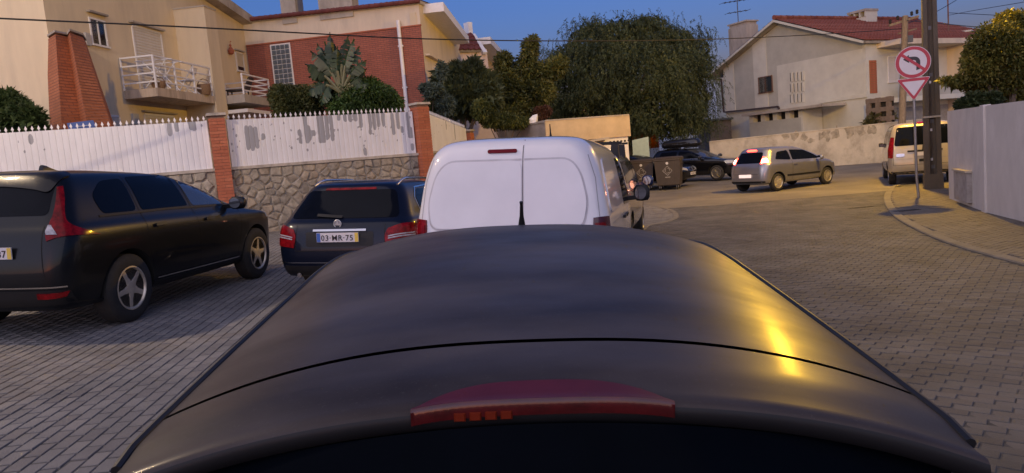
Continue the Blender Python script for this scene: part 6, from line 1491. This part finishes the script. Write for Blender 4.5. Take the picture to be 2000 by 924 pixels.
c.decal('lower_grille', rpoly([(-.6,.27),(.6,.27),(.55,.4),(-.55,.4)], .04), 'F', M_GAP, off=.004); c.decal('windscreen', rpoly([(-.7,.99),(.7,.99),(.55,1.36),(-.55,1.36)], .06), 'F', M_CARGL2)
p_, n_ = c.hit('F', .1, 1.08, .02); MB().loft([[p_+Vector((x,-.01+yy,z)) for x, z in ((-.12,-.05),(-.02,-.09),(.1,-.04),(.12,.08),(.03,.06),(-.04,.12),(-.1,.05))] for yy in (0,.02)]).obj('sun_shade', M_PLW, c.t)
for sd in 'RL':
    c.decal('side_window', rpoly([(.95,1.02),(1.8,1.0),(1.78,1.31),(1.3,1.32)], .05), sd, M_CARGL); c.decal('side_window', rpoly([(1.88,1.0),(3.0,.97),(2.5,1.25),(1.9,1.31)], .05), sd, M_CARGL); c.ribbon('door_gap', [(1.84,.95),(1.84,.35)], sd, M_GAP)
c.mirror(2.95, .99, .83, M_BLK2)
g = gp(1400, 351, 0); g = at(1399, 347, 32.0); fx, fy = math.sin(rad(134)), math.cos(rad(134)); rx_, ry_ = math.cos(rad(134)), -math.sin(rad(134))
cl = (g[0]-fx*3.72-rx_*.9, g[1]-fy*3.72-ry_*.9)
c = Car('black_estate_car', 'black estate car carrying a roof box parked beside the black saloon', 'car', cl, 134, [(z*1.06, zf*1.06, *r_) for z, zf, *r_ in [
    LY(.22,.14,4.5,.78), LY(.3,.05,4.58,.87), LY(.5,.0,4.65,.9,.24,.4), LY(.70,.01,4.65,.905,.24,.4,zf=.66), LY(.86,.05,4.58,.9,.24,.38,zf=.76), LY(.93,.09,4.45,.875,.24,.36,zf=.82), LY(.965,.13,4.15,.85,.22,.34,zf=.88), LY(.99,.17,3.2,.82,.2,.26,zf=.96), LY(1.16,.28,2.85,.75,.2,.26), LY(1.32,.4,2.5,.665,.2,.26,zf=1.3), LY(1.4,.46,2.3,.6,.2,.24,zf=1.37), LY(1.43,.56,2.2,.54,.18,.22,zf=1.4)]], M_BLK2, wheels=(.95,3.72,.34,.885,.22), tilt=False)
c.wheels(.95, 3.72, .34, .885, .22, .235, 10, w_=.035)
for sd in 'RL':
    c.decal('side_window', rpoly([(.7,1.09),(1.7,1.08),(1.68,1.4),(.85,1.4)], .05), sd, M_CARGL); c.decal('side_window', rpoly([(1.78,1.07),(3.05,1.03),(2.6,1.32),(1.8,1.4)], .05), sd, M_CARGL); c.ribbon('door_gap', [(1.74,1.03),(1.74,.38)], sd, M_GAP); c.ribbon('window_chrome', [(.68,1.06),(3.1,1.0)], sd, M_CHROME, .016, .006)
c.decal('windscreen', rpoly([(-.7,1.06),(.7,1.06),(.56,1.45),(-.56,1.45)], .06), 'F', M_CARGL2); c.patch('headlamp', [(.45,4.6,.68),(.47,4.5,.8)], [(.87,4.2,.74),(.85,4.1,.84)], M_HEAD, 8, .008, .02, mirror=True); c.mirror(2.98, 1.07, .83, M_BLK2)
for y in (1.15, 2.05): MB().bar((-.6,y,1.56), (.6,y,1.56), .06, .04).obj('roof_bar', M_TRIM, c.t)
bx = thing('roof_box', c.t.location, 'black roof box strapped on the black estate car', 'roof box', az=134)
rb = [[(w*math.copysign(abs(math.cos(a))**.6, math.cos(a)), y, z) for a, (y) in [(a_, 1.55+l*math.copysign(abs(math.sin(a_))**.6, math.sin(a_))) for a_ in np.linspace(0,2*PI,29)[:-1]]] for w, l, z in ((.3,.85,1.585),(.38,.97,1.63),(.4,1.0,1.74))]
MB().loft(rb).obj('base', M_TRIM, bx, smooth=True, angle=60)
rb = [[(w*math.copysign(abs(math.cos(a))**.6, math.cos(a)), 1.55+l*math.copysign(abs(math.sin(a))**.6, math.sin(a))+(1-w/.4)*.25, z) for a in np.linspace(0,2*PI,29)[:-1]] for w, l, z in ((.4,1.0,1.745),(.39,.97,1.83),(.33,.86,1.93),(.2,.6,1.97))]
MB().loft(rb).obj('lid', paint('roof_box_black', (.012,.012,.013), 0, .4), bx, smooth=True, angle=60)

# ---- the dark car the photograph is taken over
m, t_, b_ = nodes_of('matt_black_paint'); M_OWN = m; v_ = coords(t_, (1, 2.2, 1))
b_.inputs['Specular IOR Level'].default_value = .07; b_.inputs['Coat Weight'].default_value = .09; b_.inputs['Coat Roughness'].default_value = .19
dust_ = ramp(t_, noise(t_, coords(t_), 170, 2, .8), [(.6, (0,0,0)), (.78, (.35,)*3)])
t_.links.new(mixc(t_, dust_, ramp(t_, noise(t_, v_, 1.7, 5, .5), [(.34, (.03,.0245,.0235)), (.66, (.082,.068,.063))]), (.11,.1,.09)), b_.inputs['Base Color'])
t_.links.new(ramp(t_, noise(t_, v_, 3.1, 4, .6), [(.3, (.36,)*3), (.72, (.5,)*3)]), b_.inputs['Roughness'])
bump(t_, b_, noise(t_, v_, 2.0, 2), .05, .03)
OY = .55; OX = -.05
own = [LY(.2,.12,3.8,.70), LY(.3,.03,3.88,.8), LY(.5,.0,3.92,.83,.3,.5), LY(.7,.02,3.92,.84,.3,.5,zf=.62), LY(.84,.06,3.82,.83,.28,.45,zf=.74), LY(.9,.1,3.6,.8,.26,.4,zf=.8), LY(.93,.13,3.0,.765,.24,.3,zf=.9), LY(1.04,.22,2.72,.69,.2,.3), LY(1.12,.3,2.5,.63,.18,.3,zf=1.15)]
c = Car('dark_car', 'matt dark hatchback in the foreground seen over its roof and high brake lamp', 'car', (OX, OY), .4, own, M_OWN, wheels=(.72,3.2,.3,.8,.19))
c.wheels(.72, 3.2, .3, .8, .19, .2, 7, w_=.05)
YK = [.36,.40,.48,.60,.8,1.2,1.6,1.85,2.0,2.12,2.25]; ZC = [1.23,1.256,1.266,1.281,1.309,1.357,1.372,1.361,1.338,1.305,1.26]
ZE = [1.15,1.165,1.172,1.183,1.201,1.237,1.273,1.283,1.27,1.24,1.19]; HWK = [.585,.60,.602,.605,.607,.607,.603,.59,.565,.545,.54]
ip = lambda y, Tb: float(np.interp(y, YK, Tb))
def sm(y, Tb, h=.08): return sum(ip(y+d*h, Tb)*w for d, w in ((-1,.25),(-.5,.25),(0,0),(.5,.25),(1,.25)))
def roof_pt(x, y, dz=0):                          # x in -1..1 across
    zc, ze, hw = sm(y, ZC), sm(y, ZE), sm(y, HWK); a = abs(x)
    return (x*hw, y, zc-(zc-ze)*(a**2.6)+dz)
ys_ = list(np.linspace(.606, 2.22, 40)); us = [math.sin(PI/2*t) for t in np.linspace(-1, 1, 49)]
def sheet_roof(y0, y1, n, name, m, curve=0.0, th=.0):
    b = MB(); k = len(us)
    for i in range(n+1):
        for u in us:
            yy = y0+(y1-y0)*i/n
            if i == 0 or curve: yy += curve*(u*u)*(1-i/n)
            b.v.append(roof_pt(u, yy, th))
        # turned-down edges
    for i in range(n):
        for j in range(k-1): q = i*k+j; b.f.append((q, q+1, q+k+1, q+k)); b.mi.append(0)
    for j, sx in ((0,-1),(k-1,1)):
        o = len(b.v)
        for i in range(n+1):
            x, y, z = b.v[i*k+j]
            for dx, dz in ((.014,-.02),(.02,-.05),(.05,-.14)): b.v.append((x+sx*dx, y, z+dz))
        for i in range(n):
            p0, p1 = i*k+j, (i+1)*k+j; a0, a1 = o+i*3, o+(i+1)*3
            for f in ((p0,p1,a1,a0),(a0,a1,a1+1,a0+1),(a0+1,a1+1,a1+2,a0+2)): b.f.append(f); b.mi.append(0)
    return b.obj(name, m, c.t, smooth=True, angle=70)
SEAMC = -.03                                      # the seam bows towards the tail at its ends
sheet_roof(.607, 2.23, 44, 'roof', M_OWN, SEAMC)
b = MB(); k = len(us); prof = []
lip = lambda u: .40-.03*u*u-.0*abs(u)**6
for u in us:
    for t in np.linspace(0, 1, 9):
        y = lip(u)+(.593+SEAMC*u*u-lip(u))*(1-t); b.v.append(roof_pt(u, y))
    x, y, z = roof_pt(u, lip(u)); b.v += [(x, y-.006, z-.006), (x, y-.008, z-.016), (x*.995, y+.0, z-.032), (x*.99, y+.05, z-.045)]
m_ = 13
for i in range(k-1):
    for j in range(m_-1): q = i*m_+j; b.f.append((q, q+1, q+m_+1, q+m_)); b.mi.append(1 if j >= 9 else 0)
b.obj('tailgate_spoiler', [M_OWN, M_TRIM], c.t, smooth=True, angle=50)
b = MB()
for u in us: b.v += [roof_pt(u, .585+SEAMC*u*u, -.012), roof_pt(u, .615+SEAMC*u*u, -.012)]
for i in range(k-1): b.f.append((2*i, 2*i+1, 2*i+3, 2*i+2)); b.mi.append(0)
b.obj('tailgate_gap', M_GAP, c.t)
for sx in (-1, 1):
    MB().tube([tuple(Vector(roof_pt(sx, y))+Vector((sx*.006,0,-.004))) for y in np.linspace(.42, 2.1, 30)], .0085, 8).obj('roof_trim', M_TRIM, c.t, smooth=True)
# rear glass under the lip, side glass and pillars
def glass_pt(s_, t): # across, down
    yb, zb_ = .385, 1.222; hw = .56+.14*t; y = yb-.30*t+.03*s_*s_; z = zb_-.085*s_*s_-.28*t; return (s_*hw, y, z)
MB().grid(lambda a, t: glass_pt(a*2-1, t), 24, 10).obj('rear_window', mat('own_rear_glass', (.002,.003,.005), .12, spec=.01), c.t, smooth=True)
for sx in (-1, 1):
    def sg(a, t):
        y = .3+2.55*a; top = Vector(roof_pt(sx, min(max(y,.42), 2.1))) + Vector((sx*.05, 0, -.12)); top.y = y; bot = Vector((sx*.78, y, .93))
        if y > 2.1: top.z = max(.94, 1.14-(y-2.1)*.3)
        return top.lerp(bot, t)
    MB().grid(sg, 24, 5).obj('side_window', M_CARGL, c.t, smooth=True)
MB().grid(lambda a, t: ((a*2-1)*(.52+.16*t), 2.2+.75*t-.08*(a*2-1)**2, 1.27-.35*t-.06*(a*2-1)**2), 16, 8).obj('windscreen', M_CARGL2, c.t, smooth=True)
# high brake lamp: domed red lens on the lip
M_BRK = mat('brake_lens_red', (.085,.012,.018), .4, var=.15, scale=14, coat=0, spec=.12); M_BRKF = mat('brake_lens_face', (.06,.003,.004), .2, var=.5, scale=22, coat=.5, spec=.3)
lw = .178; b = MB(); n_ = 64; rows = []
for i in range(n_+1):
    s_ = -1+2*i/n_; x = s_*lw; yb = lip(x/.6)-.012; dep = .058*(1-abs(s_)**3.2)+.004; col_ = []
    for t in np.linspace(0, 1, 6):
        y = yb+dep*(1-t); zz__ = roof_pt(x/.6, max(y, lip(x/.6)))[2]; col_.append((x, y, zz__+.004+.006*t*(1-abs(s_)**4)))
    rows += col_
b.v = rows
for i in range(n_):
    for j in range(5): q = i*6+j; b.f.append((q, q+1, q+7, q+6)); b.mi.append(0)
ln_ = b.obj('brake_lamp', M_BRK, c.t, smooth=True)
b = MB()
for i in range(n_+1):
    s_ = -1+2*i/n_; x = s_*lw; yb = lip(x/.6)-.012; z = roof_pt(x/.6, lip(x/.6))[2]+.004+.006*(1-abs(s_)**4)
    rb_ = .0009*(i % 2); b.v += [(x, yb, z), (x, yb-.003+rb_, z-.004), (x, yb-.001+rb_, z-.023), (x, yb+.02, z-.026)]
for i in range(n_):
    for j in range(3): q = i*4+j; b.f.append((q, q+1, q+5, q+4)); b.mi.append(0)
b.obj('lens_face', M_BRKF, ln_, smooth=True)
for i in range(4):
    x = -.112+i*.021; yb = lip(x/.6)-.0155; z = roof_pt(x/.6, lip(x/.6))[2]-.008; MB().loft([[(x-a_,yb+.002-d_,z-.0035-c_),(x+a_,yb+.002-d_,z-.0035-c_),(x+a_,yb+.002-d_,z-.0035+c_),(x-a_,yb+.002-d_,z-.0035+c_)] for a_, c_, d_ in ((.008,.006,0),(.006,.0045,.0025))]).obj('lens_glint', mat('amber_glint', (.14,.016,.005), .6, spec=.1), ln_, smooth=True)  # amber glints on the lens, put in as small coloured pieces
q = roof_pt(0, 1.93)
MB().tube([(.0,1.93,q[2]-.012),(.0,1.925,q[2]+.012),(0,1.91,q[2]+.035),(0,1.89,q[2]+.075),(0,1.885,q[2]+.085)], [.014,.011,.007,.005,.0065], 10).obj('roof_antenna', M_TRIM, c.t, smooth=True)
c.plate('number_plate', 0, .62, 'B', '', yellow=False, left=None)
c.patch('tail_lamp', [(.55,.1,.86),(.55,.05,.68)], [(.84,.4,.86),(.86,.35,.68)], M_TAIL, 8, .01, .03, mirror=True); c.mirror(2.55, .93, .78, M_OWN); c.handle([(1.4,.82)], 'RL', M_OWN)
